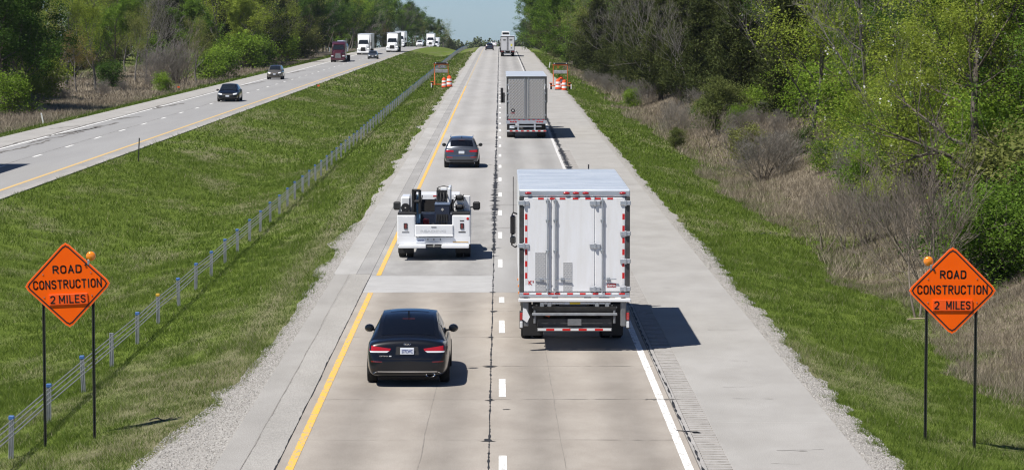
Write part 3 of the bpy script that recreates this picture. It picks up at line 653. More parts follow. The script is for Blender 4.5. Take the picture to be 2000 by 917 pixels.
PROTO = {}
def proto(kind, meshes, m_tr, m_cr, name, cat, crown='crown'):
    PROTO[kind] = (meshes, m_tr, m_cr, name, cat, crown)
    for me, m in zip(meshes, (m_tr, m_cr)): me.materials.append(m)
def plant(kind, x, y, label, s=1.0, rz=None, group=None, crown_mat=None, sz=None, dz=0.0, rng=random.Random(99)):
    meshes, m_tr, m_cr, name, cat, crown = PROTO[kind]
    t = thing(name, label, cat, (x, y, gz(x, y) + dz), rng.random() * 6.28 if rz is None else rz, group); t.scale = (s, s, s * (sz or 1))
    mobj('trunk', meshes[0], None, t); o = mobj(crown, meshes[1], None, t)
    if crown_mat:
        o.material_slots[0].link = 'OBJECT'; o.material_slots[0].material = crown_mat
    return t
for k in range(3): proto('broad%d' % k, leafy(10 + k, 11, 20000, .21, .32, spread=.62, nch=(11, 6, 4, 2)), M_bark, L_mid, 'broadleaf_tree', 'tree')
for k in range(2): proto('airy%d' % k, leafy(20 + k, 11, 8000, .17, .45, spread=.5, nch=(10, 6, 4, 2), up=.5), M_barkg, L_olive, 'budding_tree', 'tree')
proto('big', leafy(30, 13, 60000, .20, .42, spread=.7, nch=(14, 7, 5, 2), start=.10, lr=(.46, .55, .5, .5)), M_bark, L_dark, 'broadleaf_tree', 'tree')
proto('locust0', leafy(31, 11, 60000, .095, .28, spread=.62, nch=(15, 7, 5, 3), start=.14, slim=.5), M_bark, L_yel, 'locust_tree', 'tree')
proto('near0', leafy(33, 10, 34000, .12, .30, spread=.6, nch=(13, 7, 4, 3), start=.12), M_bark, L_bright, 'broadleaf_tree', 'tree')
for k in range(2): proto('bush%d' % k, leafy(40 + k, 2.6, 7000, .13, .26, spread=.8, multi=6, levels=3, nch=(7, 5, 3), start=.1, up=.2), M_twigb, L_mid, 'leafy_bush', 'bush')
proto('bushbig', leafy(44, 3.0, 15000, .11, .26, spread=.85, multi=9, levels=3, nch=(8, 6, 3), start=.05, up=.1), M_twigb, L_mid, 'leafy_bush', 'bush')
for k in range(3): proto('cedar%d' % k, cedar(50 + k, 11, 5.6 + .5 * k, 30000, .24, .62 + .1 * k), M_bark, L_cedar, 'cedar_tree', 'tree')
proto('cedars', cedar(55, 4.2, 4.2, 16000, .14, .55), M_bark, L_cedar2, 'cedar_tree', 'tree')
for k in range(3): proto('bare%d' % k, bare(60 + k, 11, .55, nch=(10, 6, 4, 3), rmin=.008), M_barkg, M_twig, 'bare_tree', 'tree', 'twigs')
for k in range(2): proto('scrub%d' % k, bare(70 + k, 2.7, .6, multi=13, levels=4, nch=(7, 5, 4), start=.12, rmin=.0055), M_twigb, M_twig, 'bare_shrub', 'shrub', 'twigs')
for k in range(2): proto('sapling%d' % k, bare(75 + k, 4.0, .42, multi=3, levels=4, nch=(9, 6, 4), start=.22, rmin=.006), M_twigb, M_twigb, 'bare_sapling', 'sapling', 'twigs')
ORDW = 'first second third fourth fifth sixth seventh eighth ninth tenth eleventh twelfth thirteenth fourteenth fifteenth sixteenth seventeenth eighteenth nineteenth twentieth twenty-first twenty-second twenty-third twenty-fourth twenty-fifth twenty-sixth'.split()
# ------------------------------------------------------------------ the woods: single trees and shrubs that can be told apart
def px(x, y_depth): return (x - 976) / 5650 * y_depth
P_ = plant
rw = random.Random(17)
# right side, close
P_('locust0', 17.8, 108, 'pale yellow-green locust with white blossom flecks above the warning sign on the outer verge', 1.0, crown_mat=L_loc)
P_('locust0', 20.6, 116, 'pale yellow-green locust at the frame edge behind the warning sign', 1.05, crown_mat=L_loc)
P_('locust0', 16.6, 122, 'lower yellow-green locust at the front of the wood', .55, crown_mat=L_yel)
P_('near0', 20.2, 103, 'deep green broadleaf tree crowding the locust behind the warning sign', .75, crown_mat=L_mid)
P_('bushbig', 15.6, 92, 'rounded deep green bush right behind the warning sign', 1.0, crown_mat=L_mid)
P_('bushbig', 17.4, 96, 'glossy green bush behind the rounded bush near the warning sign', .95, crown_mat=L_mid)
P_('sapling0', 12.9, 88, 'bare multi-stem sapling left of the warning sign', 1.1)
P_('sapling1', 13.9, 92, 'bare thin-stemmed sapling between the bush and the warning sign', 1.0)
P_('sapling0', 13.3, 110, 'small bare sapling standing alone on the straw slope', .72)
P_('sapling1', 12.6, 112, 'slender bare sapling beside the lone sapling on the straw slope', .62)
P_('sapling1', 14.8, 104, 'bare sapling in the brush below the locust', .9)
P_('scrub0', 14.2, 156, 'dense grey-brown bare thicket on the straw slope', 1.3, sz=.68)
P_('scrub1', 15.5, 160, 'grey bare thicket beside the dense thicket', 1.15, sz=.65)
P_('scrub1', 16.8, 137, 'bare thicket in the brush below the budding trees', .9)
P_('scrub0', 13.2, 215, 'bare thicket in front of the dark cedars', .9)
P_('cedars', 15.5, 206, 'rounded olive cedar standing clear in front of the wood', 1.0)
P_('cedars', 12.0, 197, 'small low cedar at the edge of the mown verge', .36)
P_('cedars', 19.2, 165, 'young cedar in the brush below the budding trees', .5)
P_('bush0', 17.4, 140, 'bright green bush in the brush below the budding trees', .85, crown_mat=L_bright)
P_('bush1', 15.6, 118, 'sparse yellow-green bush in front of the locust', .75, crown_mat=L_yel)
P_('bush1', 19.6, 148, 'mid-green bush under the grey dead branches', 1.0, crown_mat=L_mid)
P_('bush0', 21.0, 200, 'dark green bush right of the rounded olive cedar', 1.1, crown_mat=L_mid)
P_('bush1', 19.4, 212, 'bright green bush beside the rounded olive cedar', .9, crown_mat=L_bright)
P_('bush0', 13.0, 285, 'light green bush below the cedars', .7, crown_mat=L_bright)
for i, (x, y, k, s, m, lab) in enumerate([
    (19.3, 150, 'bare0', 1.0, None, 'grey dead-branched tree in front of the budding trees'), (18.3, 140, 'bare1', .8, None, 'grey bare tree left of the locust'),
    (18.0, 166, 'airy0', .85, L_yel, 'budding yellow-green tree beside the dead-branched tree'), (22.6, 172, 'near0', .95, L_bright, 'light green broadleaf tree left of the dead-branched tree'),
    (24.5, 150, 'broad0', 1.0, L_mid, 'dark leafy tree behind the dead-branched tree'), (23.5, 128, 'broad1', 1.0, L_mid, 'leafy tree behind the locust'),
    (25.5, 196, 'airy1', 1.0, L_olive, 'budding olive tree behind the light green broadleaf'), (24.2, 112, 'cedar1', 1.0, None, 'dark cedar behind the locust at the frame edge'), (23.0, 182, 'broad2', .8, L_yel, 'yellow-green leafy tree beside the cedars')]):
    P_(k, x, y, lab, s, crown_mat=m)
for i in range(26):      # leafy undergrowth closing the foot of the wood
    y = 96 + i * 5.2 + rw.uniform(-2, 2); x = float(np.interp(y, [95, 130, 170, 230], [18.6, 18.8, 20.2, 21.5])) + rw.uniform(-.8, 2.6)
    P_(rw.choice(['bush0', 'bush1', 'bushbig']), x, y, '%s leafy undergrowth bush back from the warning sign along the foot of the wood' % ORDW[i], rw.uniform(.9, 1.6), group='undergrowth bushes below the locusts', crown_mat=rw.choice([L_mid, L_bright, L_yel, L_olive]))
for i in range(12):
    y = 110 + i * 9 + rw.uniform(-3, 3); x = float(np.interp(y, [100, 160, 230], [22.5, 24.5, 25.5])) + rw.uniform(-1, 3)
    P_(rw.choice(['near0', 'broad0', 'broad1', 'locust0']), x, y, 'dark leafy tree closing the wood behind the locusts', rw.uniform(.9, 1.25), group='dark leafy trees behind the locusts', crown_mat=rw.choice([L_mid, L_dark, L_dark]))
# right side: the dark cedar wood, row behind row
cedar_x = [(195, 19.5, 'cedar0', 1.0), (212, 23.0, 'cedar1', 1.1), (220, 18.2, 'cedar2', .95), (232, 21.5, 'cedar0', 1.1), (244, 17.2, 'cedar1', .9), (252, 20.5, 'cedar2', 1.1), (262, 16.6, 'cedar0', .95), (276, 19.0, 'cedar1', 1.1),
           (284, 15.8, 'cedar2', .9), (296, 18.2, 'cedar0', 1.1), (308, 15.2, 'cedar1', .9), (322, 17.5, 'cedar2', 1.1), (334, 14.8, 'cedar0', .85), (348, 17.0, 'cedar1', 1.05), (362, 14.3, 'cedar2', .9), (378, 16.5, 'cedar0', 1.1)]
ORD = 'first second third fourth fifth sixth seventh eighth ninth tenth eleventh twelfth thirteenth fourteenth fifteenth sixteenth'.split()
for qi, (y, x, k, s) in enumerate(cedar_x):
    P_(k, x, y, '%s dark olive cedar up the wood edge, counted from the locusts' % ORD[qi], s * rw.uniform(.92, 1.08), group='cedars in the wood beyond the straw slope')
for y in range(395, 760, 13):
    x = 13.6 - (y - 395) * .006 + rw.uniform(-.6, 1.2); k = rw.choice(['cedar0', 'cedar1', 'cedar2', 'cedar1', 'broad0', 'airy0'])
    if k.startswith('cedar'): P_(k, x, y, 'far dark cedar lining the outer shoulder towards the crest', rw.uniform(.85, 1.1) * (1.3 if y > 500 else 1.05), group='far cedars lining the outer shoulder')
    elif k == 'broad0': P_(k, x, y, 'far leafy tree among the cedars lining the outer shoulder', rw.uniform(.9, 1.05) * (1.25 if y > 500 else 1), group='far leafy trees lining the outer shoulder')
    else: P_(k, x, y, 'far budding tree among the cedars lining the outer shoulder', rw.uniform(.9, 1.05) * (1.25 if y > 500 else 1), group='far budding trees lining the outer shoulder')
for i in range(34):      # second and third rows
    y = 105 + i * 17 + rw.uniform(-5, 5); x = float(np.interp(y, [100, 200, 400, 700], [29, 27, 20, 18])) + rw.uniform(-1, 3.5)
    k = rw.choice(['cedar0', 'cedar2', 'broad0', 'broad2', 'airy1', 'cedar1'])
    P_(k, x, y, 'tall tree deeper in the wood behind the cedars', rw.uniform(1.15, 1.5), group='tall trees deeper in the wood', crown_mat={'b': L_dark, 'a': L_olive}.get(k[0]))
for i in range(26):
    y = 120 + i * 22 + rw.uniform(-6, 6); x = float(np.interp(y, [100, 200, 400, 700], [36, 33, 27, 25])) + rw.uniform(-2, 4)
    P_(rw.choice(['cedar0', 'cedar1', 'cedar2']), x, y, 'tall dark cedar at the back of the wood', rw.uniform(1.4, 1.75), group='tall cedars at the back of the wood')
for i in range(11):      # grey bare crowns between the evergreens
    y = 195 + i * 34 + rw.uniform(-6, 6); x = float(np.interp(y, [190, 260, 380, 600], [20.5, 16.8, 13.8, 12.3])) + rw.uniform(-1.2, 2.0)
    P_(rw.choice(['bare0', 'bare1', 'bare2']), x, y, 'grey leafless tree between the cedars', rw.uniform(.6, .95), group='leafless trees between the cedars')
for i in range(14):      # low scrub at the foot of the wood
    y = 180 + i * 17 + rw.uniform(-5, 5); x = float(np.interp(y, [180, 220, 300, 420], [17.8, 17.6, 13.6, 11.6])) + rw.uniform(-.6, 1.4)
    P_(rw.choice(['scrub0', 'scrub1']), x, y, 'bare scrub at the foot of the cedar wood', rw.uniform(.5, .9), group='bare scrub at the foot of the cedar wood')
for i in range(24):      # tangled growth on the straw slope in front of the wood
    y = 98 + i * 5.6 + rw.uniform(-2.5, 2.5); x = rw.uniform(14.2, 17.8); k = rw.choice(['scrub0', 'scrub1', 'sapling0', 'sapling1', 'bush0', 'bush1'])
    if k[0] == 'b': P_(k, x + .6, y, 'small leafy shrub among the bare stems on the straw slope', rw.uniform(.45, .85), group='small leafy shrubs on the straw slope', crown_mat=rw.choice([L_mid, L_olive, L_dark]))
    else: P_(k, x, y, 'low tangle of bare stems on the straw slope', rw.uniform(.5, .95), sz=rw.uniform(.55, .9), group='bare stems on the straw slope')
for i in range(14):      # bushes at the foot of the wood behind the field
    y = 392 + i * 9; P_(rw.choice(['bush0', 'bush1']), -84 + i * 2.1 + rw.uniform(-2, 2), y, 'leafy bush at the foot of the wood behind the pale field', rw.uniform(1.8, 2.6), group='bushes at the foot of the wood behind the field', crown_mat=rw.choice([L_mid, L_dark, L_olive]))
# left side, close: shrub belt along the oncoming shoulder
def lp(kind, ix, d, lab, s, m=None, group=None, sz=None): return P_(kind, px(ix, d), d, lab, s, crown_mat=m, group=group, sz=sz)
lp('big', 22, 262, 'large dark green broadleaf tree at the frame edge beyond the oncoming road', 1.05, L_dark)
lp('big', -60, 270, 'dark broadleaf tree mostly outside the frame beyond the oncoming road', 1.05, L_dark)
lp('big', 52, 292, 'second dark broadleaf tree crowding the large one at the frame edge', .85, L_dark)
lp('bush0', 22, 252, 'bright green bush under the large dark tree', 1.35, L_bright)
lp('bush1', 92, 300, 'yellow-green bush right of the large dark tree', 1.7, L_yel)
lp('bush0', 62, 276, 'low olive bush beside the yellow-green bush', 1.2, L_yel)
lp('airy0', 152, 320, 'rusty budding shrub with a bare dark stem', .50, L_rust)
lp('airy1', 188, 335, 'tall yellow-green budding shrub behind the rusty shrub', .82, L_yel)
lp('airy0', 130, 345, 'olive budding shrub behind the rusty shrub', .9, L_olive)
lp('bush1', 216, 345, 'small dark green bush in the dead grass', 1.25, L_dark)
lp('airy1', 265, 380, 'round budding olive tree above the dead grass', .70, L_olive)
lp('broad1', 232, 400, 'leafy green tree behind the small dark bush', .82, L_mid)
lp('scrub0', 305, 358, 'grey bare thicket beside the round budding tree', 1.5)
lp('bush0', 318, 327, 'bright low bush by the oncoming shoulder', .80, L_bright)
lp('scrub1', 345, 360, 'tall grey bare thicket along the oncoming shoulder', 1.9)
lp('sapling0', 365, 362, 'bare sapling rising from the grey thicket', 1.4)
lp('airy0', 385, 372, 'thin olive budding tree beyond the grey thicket', .6, L_olive)
lp('airy1', 108, 330, 'feathery yellow-green shrub above the yellow-green bush', .85, L_yel)
lp('bare2', 287, 398, 'grey bare-crowned tree above the round budding tree', .95)
lp('broad0', 398, 430, 'rounded leafy tree above the leafy green bush', .85, L_mid)
lp('cedar1', 438, 486, 'tall dark cedar behind the mid-green bush', 1.5); lp('cedar2', 482, 505, 'tall dark cedar behind the large bright bush', 1.5); lp('cedar0', 528, 530, 'tall dark cedar above the bend of the tree line', 1.5)
lp('bush1', 432, 398, 'mid-green bush above the black sedan', 1.7, L_mid)
lp('bush0', 405, 384, 'leafy green bush right of the grey thicket', 1.6, L_bright)
lp('bush1', 478, 462, 'large bright green bush above the oncoming cars', 2.3, L_bright)
lp('bush0', 506, 480, 'mid-green bush beside the large bright bush', 2.0, L_mid)
lp('bush1', 556, 530, 'leafy bush at the bend of the tree line', 2.0, L_bright)
lp('bush0', 598, 572, 'pale budding bush beside the maroon truck', 1.9, L_olive)
lp('airy1', 566, 540, 'budding tree above the bend of the tree line', .75, L_yel)
for i in range(9):
    d = 235 + i * 19; lp('scrub%d' % (i % 2), 976 + (-40.8 - rw.uniform(0, 3)) * 5650 / d, d, 'low bare scrub in the dead grass by the oncoming road', rw.uniform(.35, .6), group='low scrub by the oncoming road')
# left side: wood behind the field and along the road to the crest
kinds = ['broad0', 'broad1', 'broad2', 'airy0', 'airy1', 'bare0', 'bare2', 'cedar1', 'cedar2']
def lwood(x, y, s, row):
    k = rw.choice(kinds if row == 0 else kinds[:5] + ['cedar1', 'cedar0']); m = None; nm = {'b': 'leafy', 'a': 'budding', 'c': 'dark cedar'}[k[0]]
    if k.startswith('bare'): nm = 'grey leafless'
    elif k[0] == 'b': m = rw.choice([L_mid, L_mid, L_dark, L_dark, L_bright, L_yel])
    elif k[0] == 'a': m = rw.choice([L_olive, L_yel, L_rust])
    lab = '%s tree in the %s beyond the oncoming road' % (nm, ('front row of the wood', 'depth of the wood', 'back of the wood')[row])
    P_(k, x, y, lab, s, group=lab.replace(' tree', ' trees'), crown_mat=m)
for i in range(24):      # behind the field
    y = 400 + i * 7 + rw.uniform(-6, 6); lwood(-92 + i * 1.55 + rw.uniform(-3, 3), y, rw.uniform(1.0, 1.4), 0 if i % 2 else 1)
for i in range(12): lwood(-98 + i * 3.6 + rw.uniform(-3, 3), 430 + i * 14 + rw.uniform(-6, 6), rw.uniform(1.4, 1.8), 2)
for i in range(22): lwood(-128 + i * 3.4 + rw.uniform(-2, 2), 470 + i * 9 + rw.uniform(-6, 6), rw.uniform(1.7, 2.1), 2)
for i in range(8): lwood(-62 + rw.uniform(-2, 2) + i * 1.3, 330 + i * 20 + rw.uniform(-5, 5), rw.uniform(.6, .85), 0)
for i in range(38):
    y = 470 + i * 15.5 + rw.uniform(-4, 4); lwood(-42.5 + float(shift(y)) + rw.uniform(-2.2, .6), y, rw.uniform(.85, 1.2), 0)
for i in range(30):
    y = 480 + i * 18 + rw.uniform(-5, 5); lwood(-48 + float(shift(y)) + rw.uniform(-2, 2), y, rw.uniform(1.1, 1.45), 1)
for i in range(18):
    y = 500 + i * 30 + rw.uniform(-5, 5); lwood(-58 + float(shift(y)) + rw.uniform(-3, 3), y, rw.uniform(1.4, 1.7), 2)
# beyond the crest: trees that still stand apart against the sky, then one far mass
for i, (ix, d, k, s, m) in enumerate([(800, 1010, 'broad0', .95, L_dark), (815, 1040, 'airy0', 1.0, L_olive), (828, 1070, 'broad1', .9, L_dark), (842, 1110, 'airy1', .95, L_olive), (856, 1150, 'broad2', .9, L_dark), (868, 1200, 'airy0', 1.0, L_olive), (878, 1240, 'cedar2', .75, None), (790, 985, 'broad2', 1.05, L_mid), (783, 960, 'bare1', 1.1, None), (772, 940, 'broad1', 1.2, L_mid), (778, 1000, 'broad0', 1.3, L_dark), (806, 1060, 'broad2', 1.15, L_dark), (760, 960, 'broad2', 1.35, L_dark), (836, 1130, 'broad0', 1.0, L_mid)]):
    P_(k, px(ix, d), d, 'far tree stepping down behind the crest of the oncoming road', s, group='far trees behind the crest of the oncoming road', crown_mat=m)
for i, (ix, d, k, s, m) in enumerate([(1042, 800, 'cedar1', 1.15, None), (1036, 850, 'bare0', 1.0, None), (1028, 980, 'broad0', .8, L_dark), (1048, 760, 'broad1', 1.2, L_mid), (1018, 1080, 'broad2', .8, L_dark), (1050, 720, 'cedar2', 1.0, None), (1028, 1040, 'cedar0', .8, None)]):
    P_(k, px(ix, d) + 1.5, d, 'far tree stepping down beside the crest of the outer shoulder', s, group='far trees beside the crest of the outer shoulder', crown_mat=m)
def far_wood():
    nr = np.random.RandomState(8); C = []; n = 130
    x = nr.uniform(-95, 70, n); y = nr.uniform(1420, 1800, n); h = nr.uniform(9, 13, n)
    pos = []
    for i in range(n):
        m = 420; u = nr.randn(m, 3); u /= np.linalg.norm(u, axis=1)[:, None]; r = nr.rand(m) ** .4
        lump = 1 + .3 * np.sin(u[:, 0] * 4 + i) * np.cos(u[:, 2] * 5 + i * 2)
        pos.append(np.array([x[i], y[i], terr(x[i], y[i]) + h[i] * .58])[None] + u * (r * lump)[:, None] * np.array([h[i] * .33, h[i] * .33, h[i] * .45])[None])
    v = leaf_verts(np.concatenate(pos), 1.2, nr, .7); me = quad_mesh('far_wood', v); o = mobj('far_wood', me, leafmat('leaf_far', (.06, .085, .04), (.17, .20, .09), .25, vscale=.08)); tag(o, 'far-off wood along the horizon beyond the crest', kind='stuff')
far_wood()
# white blossom on the locust
def blossoms():
    nr = np.random.RandomState(4)
    for o in [q for q in COL.objects if q.name.startswith('locust_tree')]:
        cr = [c for c in o.children if c.name.startswith('crown')][0]; me = cr.data; k = nr.choice(len(me.polygons), 230, replace=False)
        c = np.array([me.polygons[i].center[:] for i in k]); pos = np.repeat(c, 5, 0) + nr.randn(len(c) * 5, 3) * np.array([.03, .03, .07])
        mobj('blossom', quad_mesh('blossom', leaf_verts(pos, .085, nr, .8)), L_white, o)
blossoms()
# ------------------------------------------------------------------ vehicle materials
V_black = mat('paint_black', (.004, .005, .008), .3, coat=.55, spec=.3)
V_silver = mat('paint_steel_grey', (.085, .095, .115), .3, metal=.55, coat=1.0)
V_white = mat('paint_white_body', (.76, .77, .78), .35, coat=.3, var=.03, vscale=2)
V_whited = mat('panel_white', (.86, .87, .89), .45, col2=(.78, .775, .765), vscale=1.6, stretch=(2.5, 1, .35), detail=8)
V_blue = mat('paint_dark_blue', (.012, .018, .032), .3, coat=1.0)
V_bronze = mat('paint_bronze', (.16, .145, .12), .32, metal=.5, coat=1.0)
V_grey = mat('paint_graphite', (.06, .068, .078), .3, metal=.4, coat=1.0)
V_maroon = mat('paint_maroon', (.06, .008, .015), .3, coat=.8)
V_glass = mat('dark_glass', (.012, .015, .018), .03, spec=.8)
V_glassb = mat('tinted_glass', (.004, .005, .008), .04, spec=.6)
V_trim = mat('black_trim', (.012, .012, .013), .6)
V_tyre = mat('tyre_rubber', (.014, .014, .014), .9, var=.3, vscale=9)
V_under = mat('underbody_black', (.008, .008, .009), .8)
V_rim = mat('alloy', (.40, .41, .42), .35, metal=.9)
V_chrome = mat('chrome', (.75, .76, .78), .15, metal=1.0)
V_steel = mat('galvanised_steel', (.42, .44, .46), .4, metal=.8, var=.15, vscale=5)
V_alu = mat('aluminium', (.62, .64, .67), .38, metal=.85, var=.08, vscale=3)
V_roofal = mat('roof_aluminium', (.52, .57, .63), .42, metal=.35, col2=(.66, .70, .74), vscale=1.1, stretch=(.6, 3.0, 1), detail=6)
V_dgrey = mat('dark_grey_metal', (.055, .055, .055), .6, var=.25, vscale=5)
V_mgrey = mat('mid_grey_metal', (.20, .205, .21), .5, metal=.4, var=.15, vscale=5)
V_red = mat('red_lens', (.38, .012, .016), .12, coat=1.0)
V_redd = mat('red_lens_dark', (.16, .008, .012), .12, coat=1.0)
V_redr = mat('red_reflector', (.58, .012, .010), .35)
V_whr = mat('white_reflector', (.72, .72, .72), .35)
V_lens = mat('clear_lens', (.66, .68, .70), .12, coat=1.0)
V_amber = mat('amber_lens', (.85, .25, .008), .2, coat=1.0)
V_plate = mat('plate_white', (.70, .74, .80), .45)
V_platey = mat('plate_yellow', (.75, .55, .04), .5)
V_ptext = mat('plate_blue_print', (.03, .06, .25), .5)
V_black_print = mat('black_print', (.012, .012, .012), .5)
V_red_print = mat('red_print', (.50, .02, .02), .5)
V_white_print = mat('white_print', (.8, .8, .8), .5)
V_orange = mat('orange_paint', (.80, .13, .015), .5)
V_navy = mat('navy_case', (.015, .022, .045), .45)
V_lens_dark = mat('lens_dark', (.03, .03, .035), .2)
V_bluepanel = mat('blue_panel', (.05, .16, .30), .5, col2=(.25, .40, .52), vscale=2.5)
V_interior = mat('interior_grey', (.05, .05, .05), .8)

def wheel(parent, x, y, r, w, side, rim_m=None, name='wheel'):
    """tyre with tread shoulder, axis along x; the rim is a sub-part"""
    m = MB(); s = side
    m.lathe([(r * .60, -w / 2), (r * .93, -w / 2), (r, -w / 2 + .03), (r, w / 2 - .03), (r * .93, w / 2), (r * .60, w / 2)], 'x', (0, 0, 0), 24)
    o = m.build(name, V_tyre, parent, 40, (x, y, r))
    q = MB(); q.lathe([(r * .61, -w / 2 + .01), (r * .61, s * w * .20), (r * .58, s * w * .46), (r * .53, s * w * .46), (r * .50, s * w * .30), (r * .16, s * w * .34), (r * .13, s * w * .42), (.001, s * w * .42)], 'x', (0, 0, 0), 20)
    q.build('rim', rim_m or V_rim, o, 40); return o

def catmull(pts, n):
    pts = [np.array(p, float) for p in pts]; P = [2 * pts[0] - pts[1]] + pts + [2 * pts[-1] - pts[-2]]; out = []
    m = len(pts) - 1
    for i in range(n + 1):
        t = i / n * m; k = min(int(t), m - 1); u = t - k; a, b, c, d = P[k:k + 4]
        out.append(.5 * ((2 * b) + (-a + c) * u + (2 * a - 5 * b + 4 * c - d) * u * u + (-a + 3 * b - 3 * c + d) * u ** 3))
    return np.array(out)

class Car:
    """lofted car: y=0 is the tail, +y the nose. st: stations (y, half width, z bottom, z shoulder, z top centre)."""
    def __init__(s, name, label, cat, loc, rz, paint, st, gh, belt_hw, wheels, glass=V_glass, scale=1.0, group=None):
        s.t = thing(name, label, cat, loc, rz, group, scale); s.paint = paint; s.st = st; s.glass = glass
        rings = []
        for (y, hw, z0, zb, zt) in st:
            h = [(0, z0), (hw * .78, z0), (hw * .955, z0 + .05), (hw * .99, z0 + (zb - z0) * .35), (hw, z0 + (zb - z0) * .62), (hw * .975, zb - .07 * min(1, (zb - z0) / .5)), (hw * .90, zb), (hw * .45, zt - (zt - zb) * .12), (0, zt)]
            rings.append([(x, y, z) for x, z in h] + [(-x, y, z) for x, z in h[-2:0:-1]])
        n = len(rings[0]); v = [p for r in rings for p in r]
        f = [(i * n + k, i * n + (k + 1) % n, (i + 1) * n + (k + 1) % n, (i + 1) * n + k) for i in range(len(rings) - 1) for k in range(n)]
        for e in (0, len(rings) - 1):
            o = e * n
            for k in range(n // 2):
                a, b = k, k + 1; a2, b2 = (n - a) % n, (n - b) % n
                q = [o + a, o + b, o + b2, o + a2]; q = [j for i_, j in enumerate(q) if j not in q[:i_]]
                if len(q) >= 3: f.append(tuple(q))
        me = bpy.data.meshes.new('body'); me.from_pydata(v, [], f)
        bm = bmesh.new(); bm.from_mesh(me); bmesh.ops.recalc_face_normals(bm, faces=bm.faces); bm.to_mesh(me); bm.free()
        o = bpy.data.objects.new('body', me); COL.objects.link(o); sb = o.modifiers.new('s', 'SUBSURF'); sb.levels = 2; sb.render_levels = 2
        cutters = []
        for (wy, wr, ww) in wheels:
            c = MB().cyl((-3, wy, wr), (3, wy, wr), wr * 1.13, n=28); c = c.build('cutter', None); cutters.append(c)
            bo = o.modifiers.new('b', 'BOOLEAN'); bo.object = c; bo.operation = 'DIFFERENCE'; bo.solver = 'EXACT'
        # core that keeps the wheel wells dark
        bpy.context.view_layer.update(); ev = o.evaluated_get(bpy.context.evaluated_depsgraph_get()); me2 = bpy.data.meshes.new_from_object(ev)
        bpy.data.objects.remove(o)
        for c in cutters: bpy.data.objects.remove(c)
        me2.shade_smooth(); me2.set_sharp_from_angle(angle=R(38)); me2.name = 'body'; me2.materials.clear()
        s.body = mobj('body', me2, paint, s.t); s.bvh = BVHTree.FromPolygons([q.co for q in me2.vertices], [tuple(p.vertices) for p in me2.polygons])
        hw = max(q[1] for q in st); z0 = min(q[2] for q in st)
        MB().box(-hw * .72, hw * .72, st[0][0] + .25, st[-1][0] - .25, z0 - .04, z0 + .35, .03).build('underbody', V_under, s.t)
        for (wy, wr, ww) in wheels:
            for sd in (-1, 1): wheel(s.t, sd * (hw - ww / 2 - .005), wy, wr, ww, sd)
        # greenhouse
        s.prof = catmull(gh, 48); s.belt = belt_hw; s.crown = .045
        N = 49; T = np.linspace(-1, 1, 13); m = MB(); m.v = [tuple(s.top(i / 48, t)) for i in range(N) for t in T]
        m.f = [(i * 13 + j, i * 13 + j + 1, (i + 1) * 13 + j + 1, (i + 1) * 13 + j) for i in range(N - 1) for j in range(12)]
        m.build('cabin', paint, s.t, 50)
        for sd in (-1, 1):
            m = MB(); V = np.linspace(0, 1, 6); m.v = [tuple(s.side(i / 48, v_, sd)) for i in range(N) for v_ in V]
            m.f = [(i * 6 + j, i * 6 + j + 1, (i + 1) * 6 + j + 1, (i + 1) * 6 + j) for i in range(N - 1) for j in range(5)]; m.build('cabin_side', paint, s.t, 50)
    def P(s, u):
        f = u * 48; i = min(int(f), 47); return s.prof[i] + (s.prof[i + 1] - s.prof[i]) * (f - i)
    def top(s, u, t, off=0.0):
        y, z, hw = s.P(u); b = s.P(max(0, u - .02)); c = s.P(min(1, u + .02)); d = c - b; n = np.array([0, -d[1], d[0]]); n /= np.linalg.norm(n) + 1e-9
        if n[2] < 0: n = -n
        bow = .10 * t * t * (1 if u < .5 else -1) * abs(n[1]); return np.array([t * hw, y + bow, z - s.crown * t * t]) + n * off
    def side(s, u, v, sd, off=0.0):
        a = s.top(u, sd); y = a[1]; zb = s.zb(y); hwb = s.hwb(y); b = np.array([sd * hwb, y, min(zb - .02, a[2])]); p = a + (b - a) * v
        p[0] += sd * (.018 * math.sin(math.pi * v) + off); return p
    def zb(s, y): return float(np.interp(y, [q[0] for q in s.st], [q[3] for q in s.st]))
    def hwb(s, y): return float(np.interp(y, [q[0] for q in s.st], [q[1] for q in s.st])) * .915
    def panel(s, name, u0, u1, t0, t1, m, off=.006, nu=14, nt=12, taper=0.0):
        b = MB(); b.v = []
        for i in range(nu + 1):
            u = u0 + (u1 - u0) * i / nu
            for j in range(nt + 1): b.v.append(tuple(s.top(u, t0 + (t1 - t0) * j / nt, off)))
        b.f = [(i * (nt + 1) + j, i * (nt + 1) + j + 1, (i + 1) * (nt + 1) + j + 1, (i + 1) * (nt + 1) + j) for i in range(nu) for j in range(nt)]
        return b.build(name, m, s.t, 60)
    def swin(s, name, u0, u1, v0, v1, m, off=.007):
        for sd in (-1, 1):
            b = MB(); n = 12; b.v = []
            for i in range(n + 1):
                for j in range(7): b.v.append(tuple(s.side(u0 + (u1 - u0) * i / n, v0 + (v1 - v0) * j / 6, sd, off)))
            b.f = [(i * 7 + j, i * 7 + j + 1, (i + 1) * 7 + j + 1, (i + 1) * 7 + j) for i in range(n) for j in range(6)]; b.build(name, m, s.t, 60)
